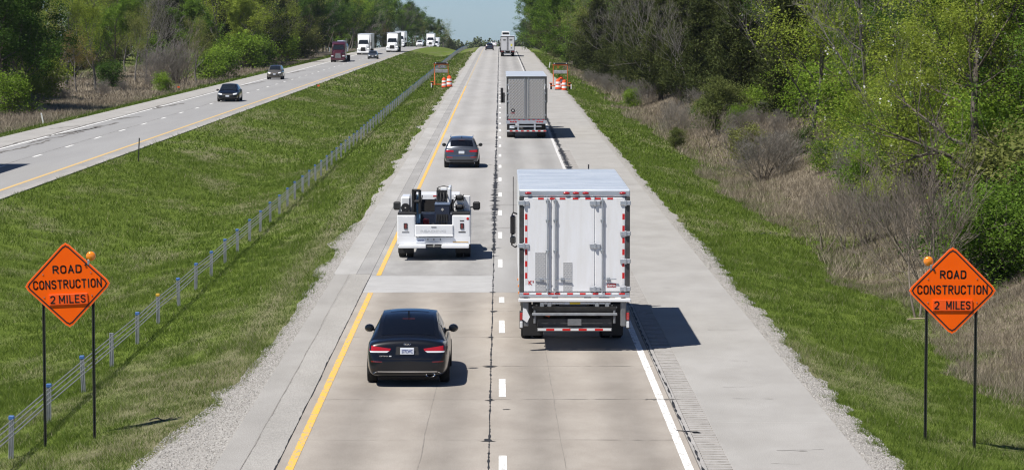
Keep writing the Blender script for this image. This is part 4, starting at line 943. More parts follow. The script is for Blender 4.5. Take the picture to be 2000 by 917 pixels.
    def patch(s, name, c, m, off=.008, front=False, nu=10, nv=4, parent=None, skirt=.03):
        """panel lying on the tail (or nose): corners (x,z) bottom-left, bottom-right, top-right, top-left"""
        L = s.st[-1][0]; b = MB(); b.v = []; sg = -1 if front else 1
        for j in range(nv + 1):
            for i in range(nu + 1):
                u, v = i / nu, j / nv
                x = (c[0][0] * (1 - u) + c[1][0] * u) * (1 - v) + (c[3][0] * (1 - u) + c[2][0] * u) * v; z = (c[0][1] * (1 - u) + c[1][1] * u) * (1 - v) + (c[3][1] * (1 - u) + c[2][1] * u) * v
                o = Vector((x, L + 2 if front else -2, z)); h = s.bvh.ray_cast(o, Vector((0, -1 if front else 1, 0)))
                y = h[0].y if h[0] is not None else (b.v[-1][1] + sg * off if b.v else (L if front else 0))
                b.v.append((x, y - sg * off, z))
        W = nu + 1; b.f = [(j * W + i, j * W + i + 1, (j + 1) * W + i + 1, (j + 1) * W + i) for j in range(nv) for i in range(nu)]
        if skirt:
            rim = [i for i in range(W)] + [j * W + nu for j in range(1, nv + 1)] + [nv * W + i for i in range(nu - 1, -1, -1)] + [j * W for j in range(nv - 1, 0, -1)]
            k = len(b.v); b.v += [(b.v[i][0], b.v[i][1] + sg * skirt, b.v[i][2]) for i in rim]; r = len(rim); b.f += [(rim[i], rim[(i + 1) % r], k + (i + 1) % r, k + i) for i in range(r)]
        return b.build(name, m, parent or s.t, 40)
    def surf_y(s, x, z, front=False):
        h = s.bvh.ray_cast(Vector((x, s.st[-1][0] + 2 if front else -2, z)), Vector((0, -1 if front else 1, 0))); return h[0].y if h[0] is not None else 0
    def mirrors(s, y, z, m):
        for sd in (-1, 1):
            x = s.hwb(y); b = MB(); b.lathe([(.001, -.09), (.062, -.085), (.095, -.03), (.10, .03), (.07, .09), (.001, .11)], 'y', (0, 0, 0), 12)
            b.v = [(sd * (x + .13) + p[0] * 1.15, y + p[1] * .9, z + p[2] * .95) for p in b.v]; b.box(min(sd * (x - .06), sd * (x + .1)), max(sd * (x - .06), sd * (x + .1)), y - .03, y + .03, z - .06, z - .02, .01); b.build('mirror', m, s.t, 50)
    def both(s, name, c, m, **k):
        s.patch(name, c, m, **k); s.patch(name, [(-c[1][0], c[1][1]), (-c[0][0], c[0][1]), (-c[3][0], c[3][1]), (-c[2][0], c[2][1])], m, **k)

SED = [(0, .62, .33, .58, .60), (.04, .74, .27, .66, .68), (.09, .82, .24, .84, .88), (.14, .86, .23, .98, 1.045), (.32, .895, .22, 1.0, 1.075), (.75, .925, .20, 1.0, 1.09), (1.2, .93, .19, .98, 1.08), (2.2, .93, .18, .95, 1.05), (3.1, .93, .18, .93, 1.03), (3.75, .92, .19, .91, 1.0), (4.3, .89, .21, .84, .90), (4.62, .83, .22, .74, .79), (4.78, .72, .24, .64, .68), (4.85, .55, .30, .54, .56)]
SEDG = [(.62, 1.06, .70), (.95, 1.24, .68), (1.35, 1.41, .645), (1.8, 1.49, .615), (2.35, 1.51, .61), (2.8, 1.48, .615), (3.2, 1.30, .62), (3.55, 1.13, .68), (3.85, .98, .74)]
def sedan(label, loc, rz, paint, rear=True, scale=1.0):
    c = Car('sedan_car', label, 'car', loc, rz, paint, SED, SEDG, .85, [(1.05, .335, .225), (3.86, .335, .225)], V_glassb, scale)
    c.panel('rear_window', .035, .345, -.87, .87, V_glassb); c.panel('windshield', .655, .965, -.87, .87, V_glass); c.swin('side_window', .24, .50, .12, .82, V_glassb); c.swin('side_window', .515, .80, .12, .82, V_glassb)
    c.mirrors(3.25, .98, paint); return c
# ---- black sedan, close
c = sedan('glossy black four-door sedan in the inner lane, nearest vehicle to the camera', (-2.06, 63.9, 0), 0, V_black)
c.panel('sunroof', .42, .54, -.72, .72, V_glassb)
c.both('tail_light', [(.84, .80), (.40, .80), (.36, .86), (.845, .93)], V_red)
c.both('reverse_light', [(.82, .775), (.45, .775), (.40, .81), (.838, .81)], V_lens, off=.012)
c.both('reflector', [(.80, .565), (.56, .565), (.55, .583), (.81, .592)], V_redd, off=.006)
c.patch('bumper_trim', [(-.62, .285), (.62, .285), (.68, .34), (-.68, .34)], V_trim, off=.004)
c.patch('chrome_strip', [(-.66, .345), (.66, .345), (.66, .365), (-.66, .365)], V_chrome, off=.010, nv=1)
c.both('chrome_strip', [(.80, .30), (.70, .33), (.66, .365), (.70, .35)], V_chrome, off=.010, nv=1)
c.patch('trunk_seam', [(-.55, .635), (.55, .635), (.55, .642), (-.55, .642)], V_under, off=.003, nv=1, skirt=0)
c.both('trunk_seam', [(.56, .645), (.55, .635), (.665, .80), (.675, .80)], V_under, off=.003, skirt=0)
pl = c.patch('plate_recess', [(-.26, .725), (.26, .725), (.24, .905), (-.24, .905)], V_trim, off=.003)
yy = c.surf_y(0, .80); plate = MB().box(-.155, .155, yy - .035, yy - .02, .735, .885, .01).build('license_plate', V_plate, c.t)
letters('plate_number', '577CWC', .075, V_ptext, plate, (0, yy - .037, .805), width=.24, bold=.015)
ex = MB(); ex.lathe([(.055, -.02), (.07, -.035), (.075, .0), (.07, .12)], 'y', (0, 0, 0), 16); ex.v = [(.52 + p[0] * 1.5, .05 + p[1], .285 + p[2] * .75) for p in ex.v]; ex.build('exhaust_tip', V_chrome, c.t, 50)
yy = c.surf_y(0, .95); em = MB(); em.lathe([(.050, .0), (.056, -.006), (.062, 0)], 'y', (0, 0, 0), 20); em.v = [(p[0] * 1.25, yy - .012 + p[1], .955 + p[2] * .62) for p in em.v]; eo = em.build('emblem', V_chrome, c.t, 40)
letters('lettering', 'KIA', .036, V_chrome, eo, (0, yy - .016, .955), width=.10, bold=.02)
yy = c.surf_y(-.5, .695); letters('model_badge', 'OPTIMA', .028, V_chrome, c.t, (-.52, yy - .012, .70), width=.19, bold=.02); MB().box(-.405, -.35, yy - .016, yy - .006, .687, .712).build('trim_badge', V_lens, c.t)
fin = MB(); fin.prism([(1.36, 1.41), (1.62, 1.485), (1.56, 1.51), (1.44, 1.57), (1.40, 1.54)], 'x', -.018, .018); fin.build('antenna_fin', V_black, c.t)
MB().box(-.14, .14, 1.30, 1.36, 1.398, 1.408).build('brake_light', V_redd, c.t)
# ---- steel grey SUV
SUV = [(0, .62, .40, .64, .66), (.04, .76, .34, .72, .74), (.10, .85, .31, .92, .96), (.17, .90, .29, 1.06, 1.12), (.40, .935, .27, 1.08, 1.14), (1.0, .95, .25, 1.07, 1.15), (2.2, .95, .24, 1.05, 1.13), (3.1, .95, .24, 1.03, 1.12), (3.7, .935, .25, 1.02, 1.10), (4.25, .90, .28, .96, 1.02), (4.5, .82, .30, .84, .90), (4.6, .70, .33, .72, .75), (4.65, .55, .38, .62, .64)]
SUVG = [(.20, 1.10, .74), (.32, 1.28, .71), (.52, 1.47, .66), (.90, 1.60, .62), (1.6, 1.655, .60), (2.3, 1.645, .60), (2.8, 1.56, .62), (3.25, 1.36, .68), (3.72, 1.09, .76)]
def suv(label, loc, rz, paint, scale=1.0, name='suv_car', boxy=0.0, group=None):
    gh = [(y - boxy * .3 * max(0, (1 - y)) , z + boxy * .08 * (z > 1.3), hw + boxy * .05) for y, z, hw in SUVG]
    c = Car(name, label, 'car', loc, rz, paint, SUV, gh, .86, [(.92, .365, .245), (3.72, .365, .245)], V_glass, scale, group)
    c.panel('rear_window', .055, .27, -.86, .86, V_glassb); c.panel('windshield', .70, .97, -.88, .88, V_glass); c.swin('side_window', .20, .44, .14, .8, V_glassb); c.swin('side_window', .455, .83, .14, .8, V_glassb)
    c.mirrors(3.15, 1.12, V_trim); return c
c = suv('steel grey compact SUV in the inner lane ahead of the white utility truck', (-2.05, 155.2, 0), 0, V_silver)
c.both('tail_light', [(.87, .86), (.42, .87), (.44, .955), (.885, .985)], V_red)
c.both('reflector', [(.80, .57), (.48, .57), (.48, .60), (.81, .605)], V_redr)
c.patch('bumper_trim', [(-.62, .36), (.62, .36), (.70, .46), (-.70, .46)], V_trim, off=.005)
c.patch('crease', [(-.72, .66), (.72, .66), (.74, .69), (-.74, .69)], V_chrome, off=.004, nv=1, skirt=.01)
yy = c.surf_y(0, .84); MB().box(-.155, .155, yy - .04, yy - .02, .775, .915, .01).build('license_plate', V_plate, c.t)
for k in range(4):
    q = MB(); q.lathe([(.028, .0), (.034, -.006), (.040, 0)], 'y', (0, 0, 0), 12); yy = c.surf_y(0, 1.0); q.v = [(p[0] - .084 + k * .056, yy - .01 + p[1], 1.0 + p[2]) for p in q.v]; q.build('emblem_ring', V_chrome, c.t)
for sd in (-1, 1): MB().tube([(sd * .60, .75, 1.60), (sd * .60, .95, 1.655), (sd * .60, 2.4, 1.68), (sd * .60, 2.65, 1.63)], .02, 6).build('roof_rail', V_chrome, c.t)
MB().prism([(.80, 1.58), (1.0, 1.625), (.96, 1.65), (.88, 1.67)], 'x', -.02, .02).build('antenna_fin', V_black, c.t)
MB().box(-.16, .16, .44, .50, 1.485, 1.50).build('brake_light', V_redd, c.t); MB().tube([(0, .27, 1.18), (.15, .33, 1.25), (.38, .36, 1.27)], .012, 5).build('rear_wiper', V_trim, c.t)
# ---- far cars
def oncoming_front(c, z, g=V_trim):
    c.both('headlight', [(.82, z), (.48, z - .04), (.46, z + .07), (.80, z + .13)], V_lens, front=True); c.patch('grille', [(-.42, z - .12), (.42, z - .12), (.46, z + .04), (-.46, z + .04)], g, front=True); c.patch('bumper_intake', [(-.6, z - .33), (.6, z - .33), (.55, z - .19), (-.55, z - .19)], V_under, front=True)
    yy = c.surf_y(0, z - .15, True); MB().box(-.155, .155, yy + .01, yy + .025, z - .2, z - .07).build('license_plate', V_plate, c.t)
PI = math.pi
def onc(x, y): return (lx(x, y), y, float(along(y)))
c = sedan('black sedan coming toward the camera on the oncoming road', onc(-26.35, 277), PI, V_black, scale=1.10); oncoming_front(c, .64)
c = suv('bronze boxy SUV on the oncoming road behind the black sedan', onc(-29.5, 368), PI, V_bronze, 1.02, boxy=1.0); oncoming_front(c, .80)
c = sedan('small grey sedan on the oncoming road between the maroon and white trucks', onc(-25.1, 531), PI, V_grey); oncoming_front(c, .64)
c = suv('white SUV on the oncoming road just this side of the crest', onc(-25.3, 800), PI, V_white, 1.08); oncoming_front(c, .78)
c = suv('dark blue SUV in the inner lane near the crest', (-2.3, 655, float(along(655))), 0, V_blue, 1.0); c.both('tail_light', [(.87, .86), (.55, .87), (.57, .955), (.885, .985)], V_redd)
c = sedan('white car disappearing over the crest in the inner lane', (-1.75, 835, float(along(835))), 0, V_white); c.both('tail_light', [(.84, .80), (.40, .80), (.36, .86), (.845, .93)], V_red)

# ------------------------------------------------------------------ box truck with lift gate
T = thing('box_truck', 'white box truck with lift gate and three-panel rear door in the outer lane', 'truck', (1.84, 70.9, 0), 0)
W = 1.36; ZB = 1.47; ZT = 3.98; BL = 9.2
MB().box(-W + .01, W - .01, .06, BL, ZB - .12, ZT - .05, .03).build('cargo_box', V_whited, T)
rf = MB(); rf.box(-W - .005, W + .005, .02, BL + .02, ZT - .05, ZT, .02).build('roof', V_roofal, T)
for k in range(14): MB().box(-W + .04, W - .04, .6 + k * .65, .63 + k * .65, ZT, ZT + .014).build('roof_seam', V_roofal, T)
MB().box(-W, W, -.03, .07, ZT - .17, ZT - .03, .015).build('header', V_alu, T)
for sd in (-1, 1):
    MB().box(min(sd * W, sd * (W - .11)), max(sd * W, sd * (W - .11)), -.03, .07, ZB - .02, ZT - .17, .012).build('corner_post', V_dgrey, T)
MB().box(-W, W, -.03, .07, ZB - .14, ZB - .02, .01).build('sill', V_alu, T)
for dx in (-1.14, -.20, .03, .27, 1.18):
    q = MB(); q.lathe([(.001, -.035), (.05, -.03), (.075, -.012), (.08, 0)], 'y', (0, 0, 0), 14); q.v = [(dx + p[0] * 1.05, -.03 + p[1], ZT - .09 + p[2] * .45) for p in q.v]; q.build('marker_light', V_red, T, 50)
for k, (x0, x1) in enumerate([(-1.245, -.565), (-.555, .495), (.505, 1.245)]):
    d = MB().box(x0, x1, -.025, .05, ZB, ZT - .19, .012).build('rear_door', V_whited, T)
    for z in ((ZB + .30,)):
        hx = (-.82, -.30, .83)[k]; MB().tube([(hx - .16, -.06, z), (hx + .2, -.075, z + .01)], .012, 6).build('door_handle', V_steel, T); MB().box(hx - .04, hx + .04, -.06, -.02, z - .05, z + .05, .01).build('handle_bracket', V_steel, T)
for x in (-.665, -.475, .68):
    MB().cyl((x, -.065, ZB - .02), (x, -.065, ZT - .20), .019, n=10).build('lock_rod', V_alu, T)
    for z in (ZB + .06, ZB + 1.0, ZB + 1.75, ZT - .28): MB().box(x - .045, x + .045, -.075, -.02, z - .03, z + .03, .008).build('rod_bracket', V_steel, T)
for sd, x, zs in ((1, 1.25, (ZB + .07, ZB + .75, ZB + 1.43, ZT - .33)), (-1, -1.25, (ZB + 1.13, ZT - .33)), (0, .50, (ZB + .07, ZB + 1.13, ZT - .33))):
    for z in zs: MB().box(x - .13, x + .13, -.055, -.02, z - .055, z + .055, .012).box(x - .03, x + .03, -.085, -.05, z - .07, z + .07, .012).build('hinge', V_alu, T)
for sd, x in ((-1, -1.19), (1, 1.20)):
    for k in range(6):
        z = ZB + .32 + k * .29
        MB().box(x - .028, x + .028, -.0285, -.020, z, z + .145).build('reflective_tape', V_redr, T); MB().box(x - .028, x + .028, -.0285, -.020, z - .145, z).build('reflective_tape', V_whr, T)
for x in (-.83, -.545, -.30, .02, .33, .57, .87): MB().box(x - .07, x + .07, -.0285, -.020, ZT - .245, ZT - .198).build('reflective_tape', V_redr, T)
for x in (-1.19, -.88, -.58, -.42, -.11, .20, .52, .82, 1.17): MB().box(x - .07, x + .07, -.034, -.022, ZB - .075, ZB - .03).build('reflective_tape', V_redr, T)
for x in (-1.03, -.73, -.27, .05, .36, .67, 1.0): MB().box(x - .08, x + .08, -.034, -.022, ZB - .075, ZB - .03).build('reflective_tape', V_whr, T)
M_dp = mat('tread_plate', (.50, .50, .50), .5, metal=.15)
for x0, x1, z1 in ((-.97, -.71, ZB + .97), (-.28, -.06, ZB + .72)):
    b = MB().box(x0, x1, -.032, -.024, ZB + .02, z1)
    dp = b.build('tread_plate', M_dp, T); q = MB(); nz = int((z1 - ZB) / .045)
    for i in range(nz):
        for j in range(6):
            cx, cz = x0 + .025 + j * (x1 - x0 - .05) / 5, ZB + .045 + i * .045; a = .010 if (i + j) % 2 else -.010
            q.add([(cx - .012, -.033, cz - a), (cx, -.033, cz + a * .3 + .006), (cx + .012, -.033, cz + a), (cx, -.033, cz - a * .3 - .006), (cx, -.040, cz)], [(0, 1, 4), (1, 2, 4), (2, 3, 4), (3, 0, 4)])
    tr = q.build('raised_tread', mat('tread_raised', (.62, .62, .62), .5, metal=.1), dp); tr['kind'] = 'stuff'
letters('lettering', 'K', .10, V_red_print, T, (-1.09, -.030, ZB + .22), bold=.03); letters('lettering', '2', .05, V_red_print, T, (-1.02, -.030, ZB + .25), bold=.03)
lg = MB().box(.80, 1.02, -.031, -.024, ZB + .11, ZB + .20).build('logo_panel', V_red_print, T); letters('lettering', 'Kidron', .055, V_white_print, lg, (.91, -.034, ZB + .155), width=.19, bold=.02); lt = MB().add([(.84, -.03, ZB + .21), (.94, -.03, ZB + .21), (.90, -.03, ZB + .27)], [(0, 1, 2)]).build('logo_mark', V_white_print, T)
# lift gate, bumper and underframe
MB().box(-W - .02, W + .02, -.20, -.035, ZB - .24, ZB - .16, .012).build('liftgate_edge', V_white, T)
MB().box(-.78, .88, -.16, -.10, ZB - .30, ZB - .255, .008).build('liftgate_rail', V_alu, T)
for x in (-.80, -.62, .55, .80): MB().box(x - .05, x + .05, -.19, -.08, ZB - .36, ZB - .25, .012).build('roller_bracket', V_steel, T)
MB().box(-.12, .14, -.165, -.155, ZB - .30, ZB - .25).build('data_plate', V_platey, T); MB().box(-.24, -.14, -.165, -.155, ZB - .30, ZB - .25).build('data_plate', V_plate, T)
MB().prism([(-.16, ZB - .36), (-.10, ZB - .34), (.10, ZB - .56), (-.02, ZB - .58)], 'x', -1.02, 1.02).build('folded_platform', V_dgrey, T)
MB().box(-1.05, 1.05, -.17, -.11, ZB - .58, ZB - .52, .01).build('platform_lip', V_steel, T)
MB().box(-1.05, 1.05, -.10, -.05, ZB - .40, ZB - .36, .01).build('platform_lip', V_steel, T)
for sd in (-1, 1):
    x = sd * 1.20; MB().box(x - .07, x + .07, -.14, .1, .62, ZB - .16, .02).build('gate_column', V_mgrey, T)
    MB().tube([(sd * .98, -.12, .70), (sd * .98, -.10, 1.0), (sd * .92, .1, 1.12)], .035, 8).build('lift_arm', V_mgrey, T)
    x = sd * 1.31; l_ = MB().box(x - .035, x + .035, -.17, -.12, .78, .96, .012).build('tail_light', V_red, T); MB().box(x - .035, x + .035, -.17, -.12, .59, .75, .012).build('reverse_light', V_lens, T); MB().box(x - .045, x + .045, -.12, .02, .56, 1.0, .01).build('light_bracket', V_dgrey, T)
    MB().box(sd * 1.0 - .26, sd * 1.0 + .26, 1.5, 1.53, .22, 1.0).build('mud_flap', V_trim, T)
MB().box(-.92, .92, -.12, -.04, .50, .58, .01).build('step_bar', V_mgrey, T)
for k in range(9): MB().box(-.90 + k * .20, -.70 + k * .20, -.128, -.115, .515, .565).build('reflective_tape', V_redr if k % 2 else V_whr, T)
MB().box(-.92, .92, -.02, .05, .60, .80, .01).build('cross_member', V_dgrey, T); pb = MB().box(-.17, .17, -.14, -.125, .64, .80, .01).build('license_plate', V_mgrey, T)
MB().prism([(-.80, .86), (-.62, .80), (-.50, .92), (-.55, .98), (-.85, 1.0)], 'y', .35, .37).build('orange_flap', V_orange, T)
MB().prism([(-1.28, .80), (-1.17, .72), (-1.10, .86), (-1.19, 1.05), (-1.27, 1.08)], 'y', -.17, -.15).build('white_guard', V_white_print, T)
for sd in (-1, 1): MB().box(sd * .42 - .05, sd * .42 + .05, .1, BL + 1.8, .85, 1.15, .01).build('frame_rail', V_under, T)
MB().cyl((-1.0, 3.0, .52), (1.0, 3.0, .52), .10).build('axle', V_under, T)
for x in (-1.16, -.86, .86, 1.16): wheel(T, x, 3.0, .50, .27, 1 if x > 0 else -1, V_white)
for x in (-1.12, 1.12): wheel(T, x, BL + 1.55, .50, .27, 1 if x > 0 else -1, V_white)
cab = MB().loft([[(-1.18, BL + .15, .6), (1.18, BL + .15, .6), (1.18, BL + .15, 2.75), (-1.18, BL + .15, 2.75)], [(-1.2, BL + 1.1, .6), (1.2, BL + 1.1, .6), (1.15, BL + 1.1, 2.85), (-1.15, BL + 1.1, 2.85)], [(-1.2, BL + 1.9, .6), (1.2, BL + 1.9, .6), (1.1, BL + 1.9, 1.75), (-1.1, BL + 1.9, 1.75)], [(-1.1, BL + 3.0, .6), (1.1, BL + 3.0, .6), (.95, BL + 3.0, 1.5), (-.95, BL + 3.0, 1.5)]]).build('cab', V_white, T)
MB().quad((-1.0, BL + 1.36, 2.62), (1.0, BL + 1.36, 2.62), (1.05, BL + 1.93, 1.82), (-1.05, BL + 1.93, 1.82)).build('windshield', V_glass, T)
for sd in (-1, 1):
    x = sd * 1.47; MB().box(x - .075, x + .075, BL + .9, BL + 1.0, 2.10, 2.64, .04).build('mirror_glass', V_glassb, T); MB().box(x - .08, x + .08, BL + .9, BL + 1.02, 1.84, 2.06, .04).build('mirror_glass', V_glass, T)
    MB().tube([(sd * 1.2, BL + 1.0, 2.62), (x, BL + .98, 2.72), (x + sd * .02, BL + .98, 2.66), (x + sd * .03, BL + .98, 1.80), (x - sd * .06, BL + .98, 1.74), (sd * 1.2, BL + 1.0, 1.85)], .022, 6).build('mirror_arm', V_trim, T)
MB().cyl((-1.46, BL + .98, 2.70), (-1.46, BL + .98, 3.72), .010, n=6).build('antenna', V_trim, T)
for x in (-1.37, 1.37):
    for k in range(3): MB().box(x - .012, x + .012, .4 + k * 1.8, .55 + k * 1.8, ZB - .10, ZB - .04).build('side_marker', V_amber, T)
for x in (.62,): MB().cyl((x, BL - .1, ZT), (x, BL - .1, ZT + .14), .02, n=8).build('roof_marker', V_trim, T)

# ------------------------------------------------------------------ utility service truck
U = thing('utility_truck', 'white utility truck with crane, welder and hose reels in the inner lane', 'truck', (-2.22, 97.2, 0), 0)
HW = 1.235
for sd in (-1, 1):
    a, b = sorted((sd * .62, sd * HW)); MB().box(a, b, .0, 3.1, .62, 1.52, .03).build('tool_cabinet', V_white, U)
    MB().box(a + .05, b - .05, -.006, .004, .70, 1.45).build('cabinet_door', V_white, U)
    x = sd * .95; lo = MB().box(x - .065, x + .065, -.03, .0, 1.05, 1.25, .03).build('tail_light', V_lens_dark, U); MB().box(x - .035, x + .035, -.04, -.028, 1.08, 1.22, .015).build('lens', V_redd, lo)
    MB().box(x - .12, x + .12, -.012, -.004, .93, .965).build('reflector', V_mgrey if sd < 0 else V_trim, U)
    a, b = sorted((sd * .26, sd * 1.19)); MB().box(a, b, -.26, .02, .42, .53, .02).build('bumper', V_white, U)
MB().box(.88, 1.02, -.012, -.004, 1.315, 1.345).build('reflector', V_trim, U)
q = MB(); q.lathe([(.001, -.02), (.04, -.015), (.05, 0)], 'y', (1.14, -.0, 1.40), 12); q.build('marker_light', V_redr, U)
MB().box(-HW, HW, -.01, .06, .53, .78, .015).build('apron', V_white, U)
MB().box(.64, 1.16, -.02, -.012, .60, .625).build('stain_strip', mat('rust_streak', (.42, .25, .06), .8, var=.3), U)
tg = MB().box(-.64, .66, -.05, .03, .82, 1.20, .03).build('tailgate', V_white, U); MB().box(-.64, .66, -.09, -.04, .80, .85, .015).build('tailgate_lip', V_white, U); MB().box(-.09, .09, -.062, -.048, 1.105, 1.135, .01).build('tailgate_handle', V_mgrey, U)
letters('lettering', 'READING', .085, mat('embossed_white', (.60, .61, .62), .5), tg, (-.02, -.053, .985), width=.86, bold=.02)
pl = MB().box(-.60, -.28, -.028, -.012, .60, .74, .01).build('license_plate', V_plate, U); pp = MB()
for k in range(6): pp.box(-.545 + k * .036, -.523 + k * .036, -.032, -.027, .645 + .006 * (k % 2), .695)
pp = pp.build('plate_print', V_ptext, pl); pp['kind'] = 'stuff'
for x in (-.2, .0, .22): MB().cyl((x, -.02, .70), (x, .0, .70), .022).build('tow_socket', V_trim, U)
MB().box(-.62, .62, .05, 3.1, .80, .85).build('bed_floor', V_dgrey, U); MB().box(-.62, .62, 2.95, 3.1, .85, 1.35).build('bed_front', V_navy, U)
MB().box(-.24, .24, -.20, .05, .44, .50, .01).build('hitch', V_dgrey, U); MB().cyl((0, -.28, .47), (0, -.28, .56), .03).build('hitch_ball', V_chrome, U)
MB().box(-.55, .55, .2, 5.2, .42, .70, .02).build('frame', V_under, U)
for x in (-1.10, -.84, .84, 1.10): wheel(U, x, 1.35, .40, .24, 1 if x > 0 else -1)
for x in (-1.0, 1.0): wheel(U, x, 5.35, .40, .25, 1 if x > 0 else -1)
for sd in (-1, 1): MB().box(sd * .97 - .26, sd * .97 + .26, .75, .77, .18, .62).build('mud_flap', V_trim, U)
# cab
cabo = MB().loft([[(-1.0, 3.2, .6), (1.0, 3.2, .6), (1.0, 3.2, 1.35), (.82, 3.25, 2.0), (-.82, 3.25, 2.0), (-1.0, 3.2, 1.35)], [(-1.0, 4.0, .6), (1.0, 4.0, .6), (1.0, 4.0, 1.35), (.82, 4.0, 2.06), (-.82, 4.0, 2.06), (-1.0, 4.0, 1.35)], [(-1.0, 4.9, .6), (1.0, 4.9, .6), (1.0, 4.9, 1.33), (.78, 4.75, 2.0), (-.78, 4.75, 2.0), (-1.0, 4.9, 1.33)], [(-1.0, 5.5, .6), (1.0, 5.5, .6), (1.0, 5.5, 1.28), (.8, 5.5, 1.36), (-.8, 5.5, 1.36), (-1.0, 5.5, 1.28)], [(-.98, 6.5, .6), (.98, 6.5, .6), (.98, 6.5, 1.15), (.7, 6.5, 1.24), (-.7, 6.5, 1.24), (-.98, 6.5, 1.15)]]).build('cab', V_white, U)
MB().box(-.70, .70, 3.18, 3.22, 1.42, 1.85, .03).build('rear_window', V_glassb, U); MB().box(-.10, .14, 3.17, 3.21, 1.93, 1.985, .01).build('brake_light', V_red, U)
MB().quad((-.74, 4.86, 1.95), (.74, 4.86, 1.95), (.86, 5.44, 1.40), (-.86, 5.44, 1.40)).build('windshield', V_glass, U)
for sd in (-1, 1):
    x = sd * 1.40; MB().box(x - .13, x + .13, 4.55, 4.68, 1.38, 1.68, .05).build('mirror', V_trim, U); MB().tube([(sd * .98, 4.7, 1.45), (x, 4.62, 1.5)], .03, 6).build('mirror_arm', V_trim, U)
# deck gear
MB().box(-1.14, -.82, .9, 2.4, 1.52, 2.08, .04).build('deck_box', V_white, U); MB().box(.66, 1.22, .9, 1.0, 1.52, 2.12, .03).build('reel_panel', V_white, U)
MB().box(-HW + .02, -.58, .02, 3.0, 1.53, 1.60, .01).build('rack_rail', V_trim, U); MB().box(.60, HW - .02, .02, 3.0, 1.53, 1.60, .01).build('rack_rail', V_trim, U)
def reel(x, y, z, r, w, axis='x'):
    b = MB(); b.lathe([(.03, -w / 2), (r, -w / 2), (r, -w / 2 + .02), (r * .55, -w / 2 + .03), (r * .80, -w * .3), (r * .86, 0), (r * .80, w * .3), (r * .55, w / 2 - .03), (r, w / 2 - .02), (r, w / 2), (.03, w / 2)], axis, (x, y, z), 18); return b
reel(-.98, .70, 1.72, .15, .22, 'y').build('hose_reel', V_trim, U, 40)
for z in (2.06, 1.74): ro = reel(.86, .78, z, .115, .28).build('hose_reel', V_trim, U, 40); MB().cyl((.66, .78, z), (1.06, .78, z), .02).build('spindle', V_steel, ro)
MB().tube([(.72, .75, 2.0), (.62, .7, 1.8), (.66, .6, 1.62), (.60, .55, 1.45)], .025, 7).build('hose', V_trim, U)
MB().tube([(-1.02, .65, 1.6), (-1.12, .5, 1.5), (-1.05, .4, 1.56), (-.95, .5, 1.62)], .022, 7).build('hose', V_trim, U)
fr = MB()
for p0, p1 in (((-.70, .35, 1.5), (-.70, .35, 2.28)), ((-.48, .35, 1.5), (-.48, .35, 2.28)), ((-.70, .35, 2.26), (-.48, .35, 2.26)), ((-.70, .35, 1.9), (-.48, .35, 1.9)), ((-.70, .35, 2.26), (-.70, 1.4, 2.2)), ((-.70, 1.4, 1.5), (-.70, 1.4, 2.2))): fr.cyl((p0[0], p0[1], p0[2] * 1.03), (p1[0], p1[1], p1[2] * 1.03), .055, n=8)
fr.build('rack_frame', V_trim, U); MB().prism([(.40, 1.22), (.50, 1.22), (.62, 2.15), (.52, 2.18)], 'x', -.60, -.47).build('blue_panel', V_bluepanel, U)
for k in range(3): MB().cyl((-.66 + k * .06, .45, 1.30), (-.52 + k * .05, 1.3, 2.1), .022, n=6).build('stored_pole', V_trim if k != 1 else V_steel, U)
wd = MB().box(.02, .54, .45, 1.25, 1.22, 1.86, .03).build('welder', V_navy, U); MB().box(.02, .54, .43, 1.27, 1.83, 1.88, .01).build('welder_lid', mat('welder_top', (.12, .16, .24), .5), U)
q = MB(); q.lathe([(.001, -.012), (.055, -.012), (.06, 0)], 'y', (.28, .448, 1.68), 4); q.build('emblem', V_chrome, U); MB().box(.08, .48, .44, .452, 1.30, 1.52).build('control_panel', V_trim, U)
for k in range(5): MB().tube([(.10 + k * .08, .42, 1.50), (.07 + k * .09, .34, 1.30), (.10 + k * .085, .30, 1.05), (.16 + k * .06, .25, .95)], .016, 6).build('cable', V_trim, U)
MB().box(-.71, -.62, .40, 1.35, 1.5, 2.28, .02).build('rack_side_panel', V_trim, U); MB().box(.06, .50, 1.30, 1.42, 1.86, 2.30, .03).build('winch_motor', V_trim, U)
for k in range(4): MB().tube([(.12 + k * .1, 1.3, 2.2), (.08 + k * .12, 1.1, 2.05), (.1 + k * .1, .8, 1.92)], .022, 6).build('hydraulic_hose', V_trim, U)
for x_, z_, w_ in ((-.40, 1.02, .16), (-.12, 1.0, .12), (-.30, 1.16, .10)): MB().box(x_ - w_, x_ + w_, 1.2, 1.8, .86, z_ + .12, .03).build('stowed_case', V_dgrey if w_ > .11 else V_red_print, U)
MB().prism([(-.22, .90), (.0, .86), (-.02, 1.02), (-.18, 1.06)], 'y', .5, .52).build('loose_sheet', V_alu, U)
# crane
cr = MB(); cr.cyl((.30, 1.75, .85), (.30, 1.75, 2.0), .11, n=12); cr.box(.16, .46, 1.5, 2.0, 1.95, 2.30, .03); cr.build('crane_mast', V_trim, U, 40)
MB().box(.44, .56, 1.2, 3.0, 1.80, 2.36, .03).build('crane_boom', V_white, U); MB().box(.20, .42, 1.3, 1.5, 2.26, 2.36, .02).build('winch_case', V_white, U)
reel(.30, 1.42, 2.12, .12, .26).build('winch_drum', V_trim, U, 40)
for sd in (-1, 1):
    x = .31 + sd * .21; MB().cyl((x - .03, 1.45, 2.30), (x + .03, 1.45, 2.30), .06).build('crane_sheave', V_trim, U)
MB().tube([(.10, 1.45, 2.30), (.13, 1.45, 2.38), (.3, 1.45, 2.42), (.48, 1.45, 2.38)], .014, 6).build('crane_cable', V_trim, U)

